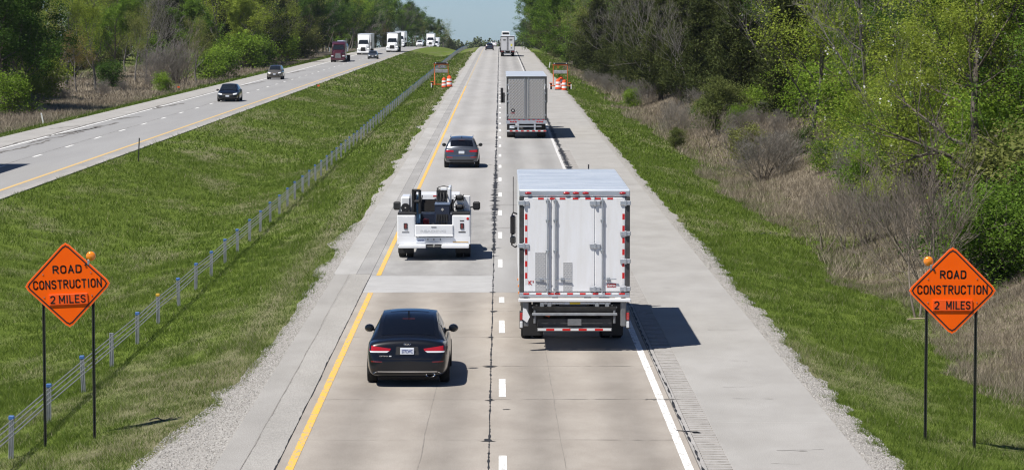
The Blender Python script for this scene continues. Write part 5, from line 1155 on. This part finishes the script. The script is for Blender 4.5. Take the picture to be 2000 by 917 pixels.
# ------------------------------------------------------------------ semi trailers and tractors
def tractor(t, y0, paint, hood=True, top=3.9, sleeper=True, glass=V_glass, stacks=False):
    """conventional tractor whose cab back is at y0, nose towards +y"""
    H = top
    prof = [(0, 1.0, 1.20, 2.9 if not sleeper else H), (1.2, 1.0, 1.22, 2.95 if not sleeper else H), (1.9, 1.0, 1.20, min(H, 3.15)), (2.25, 1.0, 1.16, 3.0)]
    r = []
    for (y, z0, hw, z1) in prof:
        r.append([(-hw, y0 + y, .75), (hw, y0 + y, .75), (hw, y0 + y, 1.9), (hw * .93, y0 + y, z1 - .12), (hw * .75, y0 + y, z1), (-hw * .75, y0 + y, z1), (-hw * .93, y0 + y, z1 - .12), (-hw, y0 + y, 1.9)])
    r.append([(-1.12, y0 + 2.75, .75), (1.12, y0 + 2.75, .75), (1.10, y0 + 2.75, 1.7), (1.0, y0 + 2.75, 1.95), (.8, y0 + 2.75, 2.0), (-.8, y0 + 2.75, 2.0), (-1.0, y0 + 2.75, 1.95), (-1.10, y0 + 2.75, 1.7)])
    MB().loft(r).build('cab', paint, t, 30)
    h = []
    for y, hw, z1 in ((2.6, 1.04, 1.98), (3.6, .88, 1.82), (4.25, .72, 1.62), (4.45, .62, 1.40)):
        h.append([(-hw, y0 + y, .70), (hw, y0 + y, .70), (hw, y0 + y, z1 - .25), (hw * .7, y0 + y, z1), (-hw * .7, y0 + y, z1), (-hw, y0 + y, z1 - .25)])
    MB().loft(h).build('hood', paint, t, 30)
    MB().loft([[(-.86, y0 + 2.31, 2.86), (.86, y0 + 2.31, 2.86), (1.0, y0 + 2.69, 2.12), (-1.0, y0 + 2.69, 2.12)], [(-.86, y0 + 2.34, 2.88), (.86, y0 + 2.34, 2.88), (1.0, y0 + 2.73, 2.14), (-1.0, y0 + 2.73, 2.14)]]).build('windshield', glass, t)
    MB().loft([[(-.52, y0 + 4.44, .72), (.52, y0 + 4.44, .72), (.42, y0 + 4.40, 1.50), (-.42, y0 + 4.40, 1.50)], [(-.52, y0 + 4.50, .72), (.52, y0 + 4.50, .72), (.42, y0 + 4.47, 1.50), (-.42, y0 + 4.47, 1.50)]]).build('grille', V_mgrey if paint is V_maroon else V_trim, t)
    MB().box(-1.2, 1.2, y0 + 4.25, y0 + 4.6, .32, .70, .08).build('bumper', paint if paint is not V_maroon else V_maroon, t)
    for sd in (-1, 1):
        f = []
        for y, z1, hw in ((3.2, 1.0, .3), (3.5, 1.32, .32), (4.0, 1.34, .32), (4.35, 1.15, .28), (4.5, .8, .2)):
            x = sd * (1.24 - hw); f.append([(x - hw, y0 + y, .68), (x + hw, y0 + y, .68), (x + hw * .9, y0 + y, z1), (x - hw * .9, y0 + y, z1)])
        MB().loft(f).build('fender', paint, t, 30); MB().box(sd * .95 - .2, sd * .95 + .2, y0 + 4.42, y0 + 4.52, .95, 1.14, .04).build('headlight', V_lens, t)
        wheel(t, sd * 1.08, y0 + 3.85, .50, .28, sd)
        for yy in (-1.9, -.6):
            wheel(t, sd * .95, y0 + yy, .50, .55, sd)
        x = sd * 1.52; MB().box(x - .12, x + .12, y0 + 2.5, y0 + 2.62, 1.75, 2.5, .03).build('mirror', V_trim if paint is V_white else V_chrome, t); MB().tube([(sd * 1.15, y0 + 2.4, 2.3), (x, y0 + 2.55, 2.3)], .03, 5).build('mirror_arm', V_trim, t)
        MB().cyl((sd * 1.02, y0 + .3, .72), (sd * 1.02, y0 + 1.7, .72), .33, n=14).build('fuel_tank', V_chrome, t)
        if stacks: MB().cyl((sd * 1.15, y0 - .15, 1.2), (sd * 1.15, y0 - .15, 4.05), .09, n=10).build('exhaust_stack', V_chrome, t)
    MB().box(-.42, .42, y0 - 2.6, y0 + 4.2, .62, .92, .02).build('chassis', V_under, t)
    MB().box(-.85, .85, y0 + 2.05, y0 + 2.35, 2.93, 3.06, .05).build('sun_visor', paint, t)
def trailer(t, y0, L, skin, w=1.34, z0=1.15, z1=4.12):
    """trailer body, tail at y0"""
    MB().box(-w, w, y0, y0 + L, z0, z1 - .03, .03).build('trailer_box', skin, t); MB().box(-w - .004, w + .004, y0 - .002, y0 + L + .002, z1 - .03, z1 + .01, .01).build('trailer_roof', V_roofal, t)
    for yy in (2.2, 3.5):
        for x in (-1.02, 1.02): wheel(t, x, y0 + yy, .50, .55, 1 if x > 0 else -1)
    MB().box(-.5, .5, y0 + .5, y0 + L - .5, .85, z0 - .005).build('underframe', V_under, t)
# -- silver quilted trailer in the outer lane
Q = thing('semi_truck', 'semi-trailer with quilted silver rear doors in the outer lane ahead of the box truck', 'truck', (1.78, 192.0, 0), 0)
trailer(Q, .06, 16.2, V_white, w=1.35, z0=1.14, z1=4.14); tractor(Q, 17.6, V_white, top=3.9)
M_quilt = bpy.data.materials.new('quilted_steel'); M_quilt.use_nodes = True
def quilt(m):
    n = m.node_tree.nodes; l = m.node_tree.links; p = n['Principled BSDF']; p.inputs['Base Color'].default_value = (.50, .48, .45, 1); p.inputs['Metallic'].default_value = .6; p.inputs['Roughness'].default_value = .30
quilt(M_quilt)
for sd in (-1, 1):
    a, b = sorted((sd * .03, sd * 1.22)); d = MB().box(a, b, -.02, .055, 1.34, 3.98, .01).build('rear_door', M_quilt, Q)
    q = MB(); nx_, nz_ = 6, 13; sx, sz = (b - a - .06) / nx_, 2.58 / nz_
    for i in range(nx_ * 2 + 1):                       # pressed diamonds standing proud of the door sheet
        for j in range(nz_ * 2 + 1):
            if (i + j) % 2: continue
            cx, cz = a + .03 + i * sx / 2, 1.37 + j * sz / 2
            if i in (0, nx_ * 2) or j in (0, nz_ * 2): continue
            q.add([(cx - sx / 2, -.021, cz), (cx, -.021, cz - sz / 2), (cx + sx / 2, -.021, cz), (cx, -.021, cz + sz / 2), (cx, -.045, cz)], [(0, 1, 4), (1, 2, 4), (2, 3, 4), (3, 0, 4)])
    po = q.build('quilted_panel', M_quilt, d); po['kind'] = 'stuff'
    for x in (sd * .13,): MB().cyl((x, -.05, 1.25), (x, -.05, 4.02), .02, n=8).build('lock_rod', V_steel, Q)
    for z in (1.55, 2.45, 3.0, 3.55): a2, b2 = sorted((sd * .05, sd * 1.18)); MB().box(sd * 1.24 - .06, sd * 1.24 + .06, -.05, .0, z - .05, z + .05, .01).build('hinge', V_steel, Q)
    MB().box(sd * 1.29 - .045, sd * 1.29 + .045, -.03, .06, 1.14, 4.0, .01).build('corner_post', V_dgrey, Q)
    MB().box(sd * 1.20 - .03, sd * 1.20 + .03, -.045, -.03, 3.25, 3.62).build('reflective_tape', V_whr, Q)
    for k in range(3): MB().box(sd * (.72 + k * .16) - .07, sd * (.72 + k * .16) + .07, -.06, -.03, 1.06, 1.16, .015).build('tail_light', V_red, Q)
    MB().box(sd * .55 - .06, sd * .55 + .06, -.06, .0, .50, 1.05, .01).build('guard_post', V_alu, Q)
    MB().box(sd * 1.0 - .27, sd * 1.0 + .27, 1.4, 1.43, .2, 1.1).build('mud_flap', V_trim, Q)
MB().box(-1.34, 1.34, -.04, .06, 3.98, 4.10, .01).build('header', V_dgrey, Q); MB().box(-1.34, 1.34, -.05, .06, .98, 1.20, .01).build('sill', V_alu, Q); MB().box(-1.0, 1.0, -.07, -.01, .78, .84, .01).build('guard_bar', V_alu, Q)
MB().box(-1.32, 1.32, -.08, -.0, .46, .56, .01).build('underride_bar', V_alu, Q)
for k in range(14): MB().box(-1.3 + k * .186, -1.3 + (k + 1) * .186, -.087, -.078, .475, .545).build('reflective_tape', V_redr if k % 2 else V_whr, Q)
for k in range(8): MB().box(-1.2 + k * .32, -1.06 + k * .32, -.058, -.048, 1.235, 1.275).build('reflective_tape', V_redr, Q)
MB().box(-1.12, -.80, -.06, -.04, .68, .86, .01).build('license_plate', V_plate, Q)
lg = MB(); lg.lathe([(.001, -.048), (.125, -.048), (.13, -.03)], 'y', (-.90, 0, 1.86), 20); lg = lg.build('round_logo', V_black_print, Q); MB().add([(-.90, -.05, 1.95), (-.84, -.05, 1.80), (-.89, -.05, 1.84), (-.96, -.05, 1.80)], [(0, 1, 2, 3)]).build('logo_mark', V_white_print, lg); MB().box(-1.02, -.78, -.050, -.034, 1.675, 1.70).build('logo_caption', V_red_print, Q)
for sd in (-1, 1): MB().box(sd * 1.62 - .10, sd * 1.62 + .10, 20.1, 20.2, 1.75, 2.85, .03).build('mirror_glass', V_trim, Q)
# -- far trucks
def semi(label, x, y, rz, cabp, skin, sleeper=True, top=3.95, L=15.5, z=None, stacks=False):
    t = thing('semi_truck', label, 'truck', (x, y, float(along(y)) if z is None else z), rz)
    trailer(t, -2.0 - L, L, skin); tractor(t, -.8, cabp, top=top, stacks=stacks); return t
def nose(y): return y + 3.8      # local nose is at +3.8
yy = 487; semi('white semi-trailer truck casting its shadow across the oncoming road at the frame edge', lx(-29.4, 150), 141.0, PI, V_white, V_white)
yy = 492
mt = thing('semi_truck', 'maroon tractor truck with a low tank load on the oncoming road', 'truck', (lx(-29.3, yy), yy + 3.8, 0), PI); tractor(mt, -.8, V_maroon, top=3.45, stacks=True)
tk = MB(); tk.tube([(0, -3.2, 2.2), (0, -3.6, 2.35), (0, -13, 2.35), (0, -13.4, 2.2)], [.7, .98, .98, .7], 18); tk.build('tank', V_alu, mt, 40); MB().box(-.55, .55, -12, -4, 3.33, 3.58, .04).build('catwalk', V_alu, mt); MB().box(-.5, .5, -13, -3, 1.0, 1.4).build('underframe', V_under, mt)
for y_ in (-11.8, -10.5):
    for x in (-1.0, 1.0): wheel(mt, x, y_, .5, .55, 1 if x > 0 else -1)
yy = 580; semi('white semi-trailer truck behind the maroon truck on the oncoming road', lx(-29.6, yy), yy + 3.8, PI, V_white, V_white)
yy = 619; semi('white semi-trailer truck in the passing lane of the oncoming road', lx(-25.45, yy), yy + 3.8, PI, V_white, V_mgrey, L=14)
yy = 760; semi('white trailer truck half hidden behind the passing white truck', lx(-29.4, yy), yy + 3.8, PI, V_white, V_white)
yy = 905; semi('white box truck half sunk behind the crest of the oncoming road', lx(-25.5, yy), yy + 3.8, PI, V_white, V_white, L=7)
yy = 1040; semi('white truck farthest off on the oncoming road beyond the crest', lx(-27.6, yy), yy + 3.8, PI, V_white, V_white, L=14)
F = thing('semi_truck', 'white trailer with oval door emblems in the outer lane near the crest', 'truck', (1.52, 556.0, 0), 0)
trailer(F, .04, 14.5, V_white, w=1.35, z0=1.1, z1=3.9); tractor(F, 15.8, V_white, top=3.6)
for sd in (-1, 1):
    a, b = sorted((sd * .03, sd * 1.24)); MB().box(a, b, -.03, .03, 1.25, 3.72, .01).build('rear_door', mat('door_pale_grey', (.58, .59, .62), .5), F)
    q = MB(); q.lathe([(.001, -.012), (.30, -.012), (.32, 0)], 'y', (0, 0, 0), 16); q.v = [(sd * .62 + p[0], -.035 + p[1], 3.2 + p[2] * .5) for p in q.v]; q.build('oval_emblem', V_mgrey, F)
    MB().box(sd * 1.3 - .05, sd * 1.3 + .05, -.03, .05, 1.1, 3.85).build('corner_post', V_dgrey, F); MB().box(sd * .5 - .06, sd * .5 + .06, -.05, .0, .5, 1.1).build('guard_post', V_alu, F); MB().box(sd * 1.05 - .27, sd * 1.05 + .27, -.04, .0, .9, 1.08).build('tail_light', V_redd, F)
MB().cyl((-.12, -.05, 1.2), (-.12, -.05, 3.75), .025).build('lock_rod', V_dgrey, F); MB().cyl((.12, -.05, 1.2), (.12, -.05, 3.75), .025).build('lock_rod', V_dgrey, F); MB().box(-.02, .02, -.036, -.02, 1.25, 3.72).build('door_seam', V_trim, F)
MB().box(-1.33, 1.33, -.04, .04, 3.74, 3.9).build('header', V_dgrey, F); MB().box(-.75, .75, -.05, 0, .48, .62).build('underride_bar', V_alu, F)
MB().box(.60, .90, -.042, -.03, 2.0, 2.4).build('safety_sticker', mat('sticker_yellow', (.75, .70, .05), .5), F); MB().box(.60, .85, -.042, -.03, 1.55, 1.75).build('safety_sticker', V_mgrey, F)
HA = thing('car_carrier', 'car carrier with a raised white load just ahead of the far trailer', 'truck', (1.25, 612, float(along(612))), 0)
tractor(HA, 13.2, V_white, top=3.2); MB().box(-1.25, 1.25, 0, 12.5, 2.55, 2.68).build('upper_deck', V_mgrey, HA); MB().box(-1.25, 1.25, 0, 12.5, .95, 1.1).build('lower_deck', V_mgrey, HA)
for x in (-1.22, 1.22):
    for y_ in (.2, 4, 8, 12.2): MB().box(x - .05, x + .05, y_, y_ + .12, 1.1, 2.55).build('deck_post', V_steel, HA)
    for y_ in (2.5, 3.8): wheel(HA, x * .82, y_, .48, .5, 1 if x > 0 else -1)
MB().loft([[(-.85, .6, 2.75), (.85, .6, 2.75), (.85, .6, 3.5), (-.85, .6, 3.5)], [(-.88, .9, 2.75), (.88, .9, 2.75), (.80, .9, 4.45), (-.80, .9, 4.45)], [(-.88, 4.5, 2.75), (.88, 4.5, 2.75), (.80, 4.2, 4.5), (-.80, 4.2, 4.5)], [(-.85, 5.6, 2.75), (.85, 5.6, 2.75), (.8, 5.6, 3.5), (-.8, 5.6, 3.5)]]).build('carried_van', V_white, HA); MB().box(-.68, .68, .66, .72, 3.85, 4.25).build('van_window', V_glassb, HA)
# ------------------------------------------------------------------ warning signs
S_or = mat('sign_orange', (1.0, .128, .004), .42, var=.04, vscale=2.5, spec=.12)
S_ored = mat('sign_orange_edge', (1.0, .22, .08), .5)
S_or2 = mat('sign_overlay_orange', (.96, .105, .005), .42, var=.05, vscale=6)
S_post = mat('post_dark_green', (.014, .022, .016), .6, col2=(.035, .030, .022), vscale=6, stretch=(1, 1, .4))
S_hole = mat('post_hole', (.10, .11, .10), .8)
def diamond(r, c, n=4):
    """rounded diamond outline of half diagonal r"""
    P = []
    for k in range(4):
        a = k * math.pi / 2; ca, sa = math.cos(a), math.sin(a)
        for j in range(-n, n + 1):
            t = j / n; u = r - c * 1.0 * (1 - (1 - t * t) * .55) * 1.0; u = r - c * abs(t) - c * .42 * (1 - t * t); w = c * t
            P.append((u * ca - w * sa, u * sa + w * ca))
    return P
def warning_sign(label, x, y, post_dx, zc, r, tilt, ty, spaced, lamp_side, yaw=0.0):
    z0 = gz(x, y); t = thing('road_work_sign', label, 'road sign', (x, y, z0), yaw); h = zc - z0
    b = MB(); b.prism(diamond(r, .07), 'y', -.008, .008); pn = b.build('sign_panel', S_ored, t); pn.location = (0, -.045, h); pn.rotation_euler = (0, tilt, 0)
    MB().prism(diamond(r - .016, .065), 'y', -.0095, -.0075).build('sign_face', S_or, pn)
    o = diamond(r - .055, .06); i = diamond(r - .093, .05); q = MB(); n = len(o)
    q.add([(p[0], -.0125, p[1]) for p in o] + [(p[0], -.0125, p[1]) for p in i], [(k, (k + 1) % n, n + (k + 1) % n, n + k) for k in range(n)]); q.build('black_border', V_black_print, pn)
    s = r / .92
    strokes('lettering', 'ROAD', .175 * s, .61 * s if not spaced else .54 * s, V_black_print, pn, (0.01, -.014, .33 * s), t=.17)
    strokes('lettering', 'CONSTRUCTION', .19 * s, 1.44 * s, V_black_print, pn, (0, -.014, .02 * s), t=.145)
    ov = MB().box(-.40 * s, .41 * s, -.036, -.010, -.41 * s, -.185 * s, .004).build('overlay_plate', S_or2, pn)
    strokes('lettering', '2', .17 * s, .11 * s, V_black_print, ov, (-.32 * s, -.040, -.295 * s), t=.15); strokes('lettering', 'MILES', .17 * s, (.50 if spaced else .56) * s, V_black_print, ov, ((.12 if spaced else .09) * s, -.040, -.295 * s), t=.15)
    for bx in (-.5, .5):
        for bz in (-.24, .24): MB().cyl((bx * s, -.022, bz * s), (bx * s, -.008, bz * s), .012, n=8).build('bolt', V_steel, pn)
    for dx, dy in post_dx:
        pz = gz(x + dx, y + dy) - z0; q = MB()
        top = h + .24; w = .032
        q.prism([(dx - w, -.03), (dx - .012, -.03), (dx - .012, .006), (dx + .012, .006), (dx + .012, -.03), (dx + w, -.03), (dx + w, -.022), (dx + .02, -.022), (dx + .02, .014), (dx - .02, .014), (dx - .02, -.022), (dx - w, -.022)], 'z', pz - .4, top)
        po = q.build('post', S_post, t); po.location = (0, dy, 0); hq = MB(); hh = pz + .1
        while hh < top - .05:
            for e in (-1, 1): hq.cyl((dx + e * .022, -.0325, hh), (dx + e * .022, -.0295, hh), .006, n=5)
            hh += .052
        ho = hq.build('post_holes', S_hole, po); ho['kind'] = 'stuff'
    lx_ = lamp_side; q = MB(); q.lathe([(.001, -.055), (.06, -.05), (.095, -.03), (.10, -.01), (.10, .02), (.085, .04), (.001, .05)], 'y', (lx_ * .49 * s, -.01, h + .60 * s), 18)
    la = q.build('warning_lamp', V_amber, t, 50); MB().cyl((lx_ * .49 * s, -.062, h + .60 * s), (lx_ * .49 * s, -.05, h + .60 * s), .012).build('lamp_bolt', V_trim, la); MB().box(lx_ * .44 * s - .02, lx_ * .44 * s + .02, -.06, .0, h + .42 * s, h + .53 * s, .005).build('lamp_bracket', V_steel, t)
    MB().cyl((lx_ * .38 * s, -.075, h + .42 * s), (lx_ * .38 * s, -.05, h + .42 * s), .02).build('lamp_fixing', V_trim, t)
warning_sign('orange diamond warning sign on two posts standing in the grass median', -8.90, 59.4, [(-.50, 0), (.52, 0)], 2.72, .905, R(-2.5), 0, False, 1)
warning_sign('orange diamond warning sign on two posts beside the straw-coloured brush', 9.16, 58.3, [(-.515, 0), (.485, 0)], 2.70, .912, R(0), 0, True, -1)

# ------------------------------------------------------------------ cable barrier in the median
B = thing('cable_barrier', 'four-cable barrier on blue-capped steel posts along the median', 'barrier', (0, 0, 0))
B_post = mat('barrier_post', (.36, .37, .385), .5, metal=.2, var=.15, vscale=6); B_cap = mat('cap_blue', (.06, .15, .38), .55, var=.15); B_capy = mat('cap_yellow', (.60, .36, .03), .55); B_cable = mat('barrier_cable', (.30, .30, .30), .5, metal=.25)
pm = MB(); pm.prism([(-.05, -.032), (-.032, -.032), (-.028, .0), (-.014, .0), (-.010, -.03), (.010, -.03), (.014, .0), (.028, .0), (.032, -.032), (.05, -.032), (.05, .03), (-.05, .03)], 'z', -.3, .86)
pmesh = pm.mesh('post'); pmesh.materials.append(B_post); cm = MB(); cm.box(-.058, .058, -.042, .042, .80, .885, .012); cmesh = cm.mesh('cap'); cmesh.materials.append(B_cap)
BX = -9.95; rb = random.Random(4); ys = []; y = 48.1
while y < 820: ys.append(y); y += 5.13
offs = []
for i, y in enumerate(ys):
    x = BX + .45 * max(0, (y - 300)) / 300 + rb.uniform(-.02, .02); z = gz(x, y); offs.append((x, z)); p = mobj('post', pmesh, None, B, (x, y, z)); p.rotation_euler = (rb.gauss(0, .012), rb.gauss(0, .02), rb.gauss(0, .05))
    if i == 5: MB().box(-.05, .05, -.03, .03, .86, .868).build('post_top', B_post, p); continue
    cp = mobj('cap', cmesh, None, p)
    if i == 7: cp.material_slots[0].link = 'OBJECT'; cp.material_slots[0].material = B_capy
for k, h in enumerate((.815, .715, .585, .49)):
    sd = 1; pts = [(x + sd * .062, y, z + h + .006 * math.sin(i * 1.7 + k)) for i, (y, (x, z)) in enumerate(zip(ys, offs))]
    pts = [(pts[0][0] - .02, 30, gz(BX, 30) + h)] + pts
    MB().tube(pts, .014, 5).build('cable', B_cable, B)

# ------------------------------------------------------------------ sign trailers with drums on both sides, farther up
D_or = mat('drum_orange', (.82, .10, .02), .5, var=.06); D_wh = mat('drum_white_band', (.80, .80, .80), .4); D_blk = mat('drum_base_rubber', (.02, .02, .02), .8)
def drum(label, x, y, s=1.0, tilt=0.0):
    t = thing('traffic_drum', label, 'traffic drum', (x, y, max(gz(x, y), float(along(y)) if -5.2 < x < 6.8 else -9)), 0, 'drums at the sign trailers', s); t.rotation_euler = (0, tilt, 0)
    def R_(z): return .29 - .09 * (z - .08) / 1.0
    MB().lathe([(.001, 0), (.33, 0), (.34, .03), (.34, .08), (.28, .10)], 'z', n=18).build('base', D_blk, t, 40)
    MB().lathe([(R_(.08), .06), (R_(.30) , .30), (R_(.5) - .012, .5), (R_(.7) - .012, .7), (R_(.95), .95), (R_(1.0) - .03, 1.02), (.10, 1.04), (.001, 1.04)], 'z', n=18).build('shell', D_or, t, 40)
    for z in (.28, .62): MB().lathe([(R_(z) - .01, z - .01), (R_(z) + .006, z), (R_(z + .18) + .006, z + .18), (R_(z + .18) - .01, z + .19)], 'z', n=18).build('white_band', D_wh, t, 40)
    MB().box(-.10, .10, -.02, .02, 1.03, 1.11, .015).build('handle', D_or, t)
def sign_trailer(label, x, y, rz, mesh_panel):
    t = thing('sign_trailer', label, 'sign trailer', (x, y, max(gz(x, y), float(along(y)) if -5.2 < x < 6.8 else -9)), rz); fo = mat('frame_orange', (.62, .13, .03), .6, var=.2, vscale=4)
    for sd in (-1, 1):
        MB().box(sd * .78 - .035, sd * .78 + .035, -.035, .035, .35, 2.72, .01).build('upright', fo, t); MB().cyl((sd * .80, -.55, .35), (sd * .76, .0, 1.7), .05, n=8).build('brace', fo, t) if sd < 0 else None
        wheel(t, sd * 1.02, .25, .33, .22, sd, V_mgrey); MB().box(sd * 1.02 - .16, sd * 1.02 + .16, -.12, .62, .66, .72, .02).build('mudguard', fo, t)
        MB().box(sd * 1.17 - .06, sd * 1.17 + .06, -.35, -.28, .05, .55, .01).build('leg', D_wh, t)
    MB().box(-1.15, 1.15, -.34, -.24, .36, .46, .01).build('cross_beam', fo, t); MB().box(-.85, .85, -.06, .06, 2.62, 2.74, .02).build('top_beam', fo, t); MB().box(-.82, .82, -.10, .10, 2.74, 2.90, .04).build('rolled_cover', V_trim, t)
    for sd in (-1, 1): MB().box(sd * .66 - .05, sd * .66 + .05, -.12, -.09, 2.76, 2.88, .02).build('lamp', V_lens, t)
    g = MB().box(-.74, .74, -.05, .03, 1.72, 2.10, .02).build('message_board', mat('board_grey', (.30, .31, .32), .6, var=.35, vscale=3), t)
    if mesh_panel: MB().prism([(-.6, 2.15), (.6, 2.25), (.5, 2.58), (-.5, 2.5)], 'y', -.04, -.01).build('folded_banner', mat('banner_grey', (.20, .22, .24), .7, var=.5, vscale=5), t)
    MB().box(-.30, -.22, -.05, .02, 2.3, 2.62, .01).build('mast', fo, t)
    MB().box(-.06, .06, -1.1, .3, .36, .44, .01).build('drawbar', fo, t)
sign_trailer('folded orange sign trailer parked on the grass median', -6.65, 330, R(8), True)
drum('shorter striped drum in front of the median sign trailer', -6.25, 327.4, 1.08, R(-3)); drum('taller striped drum in front of the median sign trailer', -5.72, 329, 1.22)
sign_trailer('folded orange sign trailer parked on the outer shoulder', 6.62, 316, 0, False)
drum('striped drum nearest the pavement of the outer sign trailer', 6.35, 314.6, 1.08); drum('striped drum nearest the grass of the outer sign trailer', 7.02, 314.4, 1.08); drum('striped drum raised behind the other two at the outer sign trailer', 6.70, 316.6, 1.30)

# ------------------------------------------------------------------ small roadside things
def delineator(label, x, y, h, m, lean, r=.05):
    t = thing('delineator_post', label, 'marker post', (x, y, gz(x, y) - .05)); b = MB(); b.box(-r, r, -.012, .012, 0, h, .008); po = b.build('stake', m, t); po.rotation_euler = (0, lean, 0)
    q = MB().box(-r * .8, r * .8, -.02, -.012, h - .16, h - .05, .006).build('reflector', V_lens if m is not S_post else V_trim, po)
W_post = mat('marker_white', (.76, .76, .74), .5)
delineator('leaning white marker post beyond the oncoming shoulder', px(86, 230.5), 230.5, .98, W_post, R(-11), .055)
delineator('thin dark green marker post in the median by the oncoming road', -20.85, 166.8, 1.42, S_post, R(3), .035)
delineator('white marker post on the outer verge above the sign trailer', 7.6, 446, 1.0, W_post, R(8), .07)
def flagmark(label, x, y):
    t = thing('marker_flag', label, 'marker flag', (x, y, gz(x, y))); MB().cyl((0, 0, 0), (0, 0, .55), .012, n=6).build('wire', V_steel, t); MB().prism([(0, .38), (.30, .40), (.28, .56), (0, .56)], 'y', -.004, .004).build('flag', D_or, t)
flagmark('tiny orange marker flag in the median grass', px(620, 322), 322); flagmark('tiny orange marker flag beyond the oncoming shoulder', px(347, 330), 330)
def plank(label, x, y, rz, L=.8):
    t = thing('wood_scrap', label, 'wood scrap', (x, y, gz(x, y) + .06), rz); MB().prism([(0, -.06), (L, -.03), (L * .95, .05), (.1, .06)], 'z', 0, .03).build('board', mat('raw_wood', (.45, .36, .24), .8, var=.2), t)
plank('pale wood scrap lying in the straw left of the warning sign', 12.2, 86.5, R(25)); 
def tyre_scrap(label, x, y, rz):
    t = thing('tyre_scrap', label, 'tyre scrap', (x, y, gz(x, y) + .02), rz); q = MB(); n = 9
    q.v = [(i * .09, (.05 if j else -.05) + .04 * math.sin(i * 1.3), .03 + .05 * math.sin(i * .9) ** 2) for i in range(n) for j in (0, 1)]; q.f = [(2 * i, 2 * i + 1, 2 * i + 3, 2 * i + 2) for i in range(n - 1)]
    k = len(q.v); q.v += [(a, b, c - .015) for a, b, c in q.v]; q.f += [(k + 2 * i + 2, k + 2 * i + 3, k + 2 * i + 1, k + 2 * i) for i in range(n - 1)]; q.build('tread', V_tyre, t)
tyre_scrap('black strip of tyre tread lying in the median grass near the gravel', -7.4, 60.6, R(5)); tyre_scrap('short black tyre shred in the lower median grass', -8.35, 54.2, R(-4)); tyre_scrap('black tyre shred in the grass of the outer verge', 10.6, 117, R(20))

# ------------------------------------------------------------------ the air: one even, pale haze
def haze(dens):
    m = bpy.data.materials.new('haze_air'); m.use_nodes = True; n = m.node_tree.nodes; n.remove(n['Principled BSDF'])
    v = n.new('ShaderNodeVolumePrincipled'); v.inputs['Color'].default_value = (.80, .88, .96, 1); v.inputs['Density'].default_value = dens; v.inputs['Anisotropy'].default_value = .0
    m.node_tree.links.new(v.outputs[0], n['Material Output'].inputs['Volume'])
    zlo = float(min(gv[:, 2].min(), -30)) - 2; b = MB().box(-1010, 1010, -60, 4020, zlo, 40); o = b.build('haze', m); tag(o, 'thin pale summer haze over the whole road', kind='stuff')
haze(.00004)
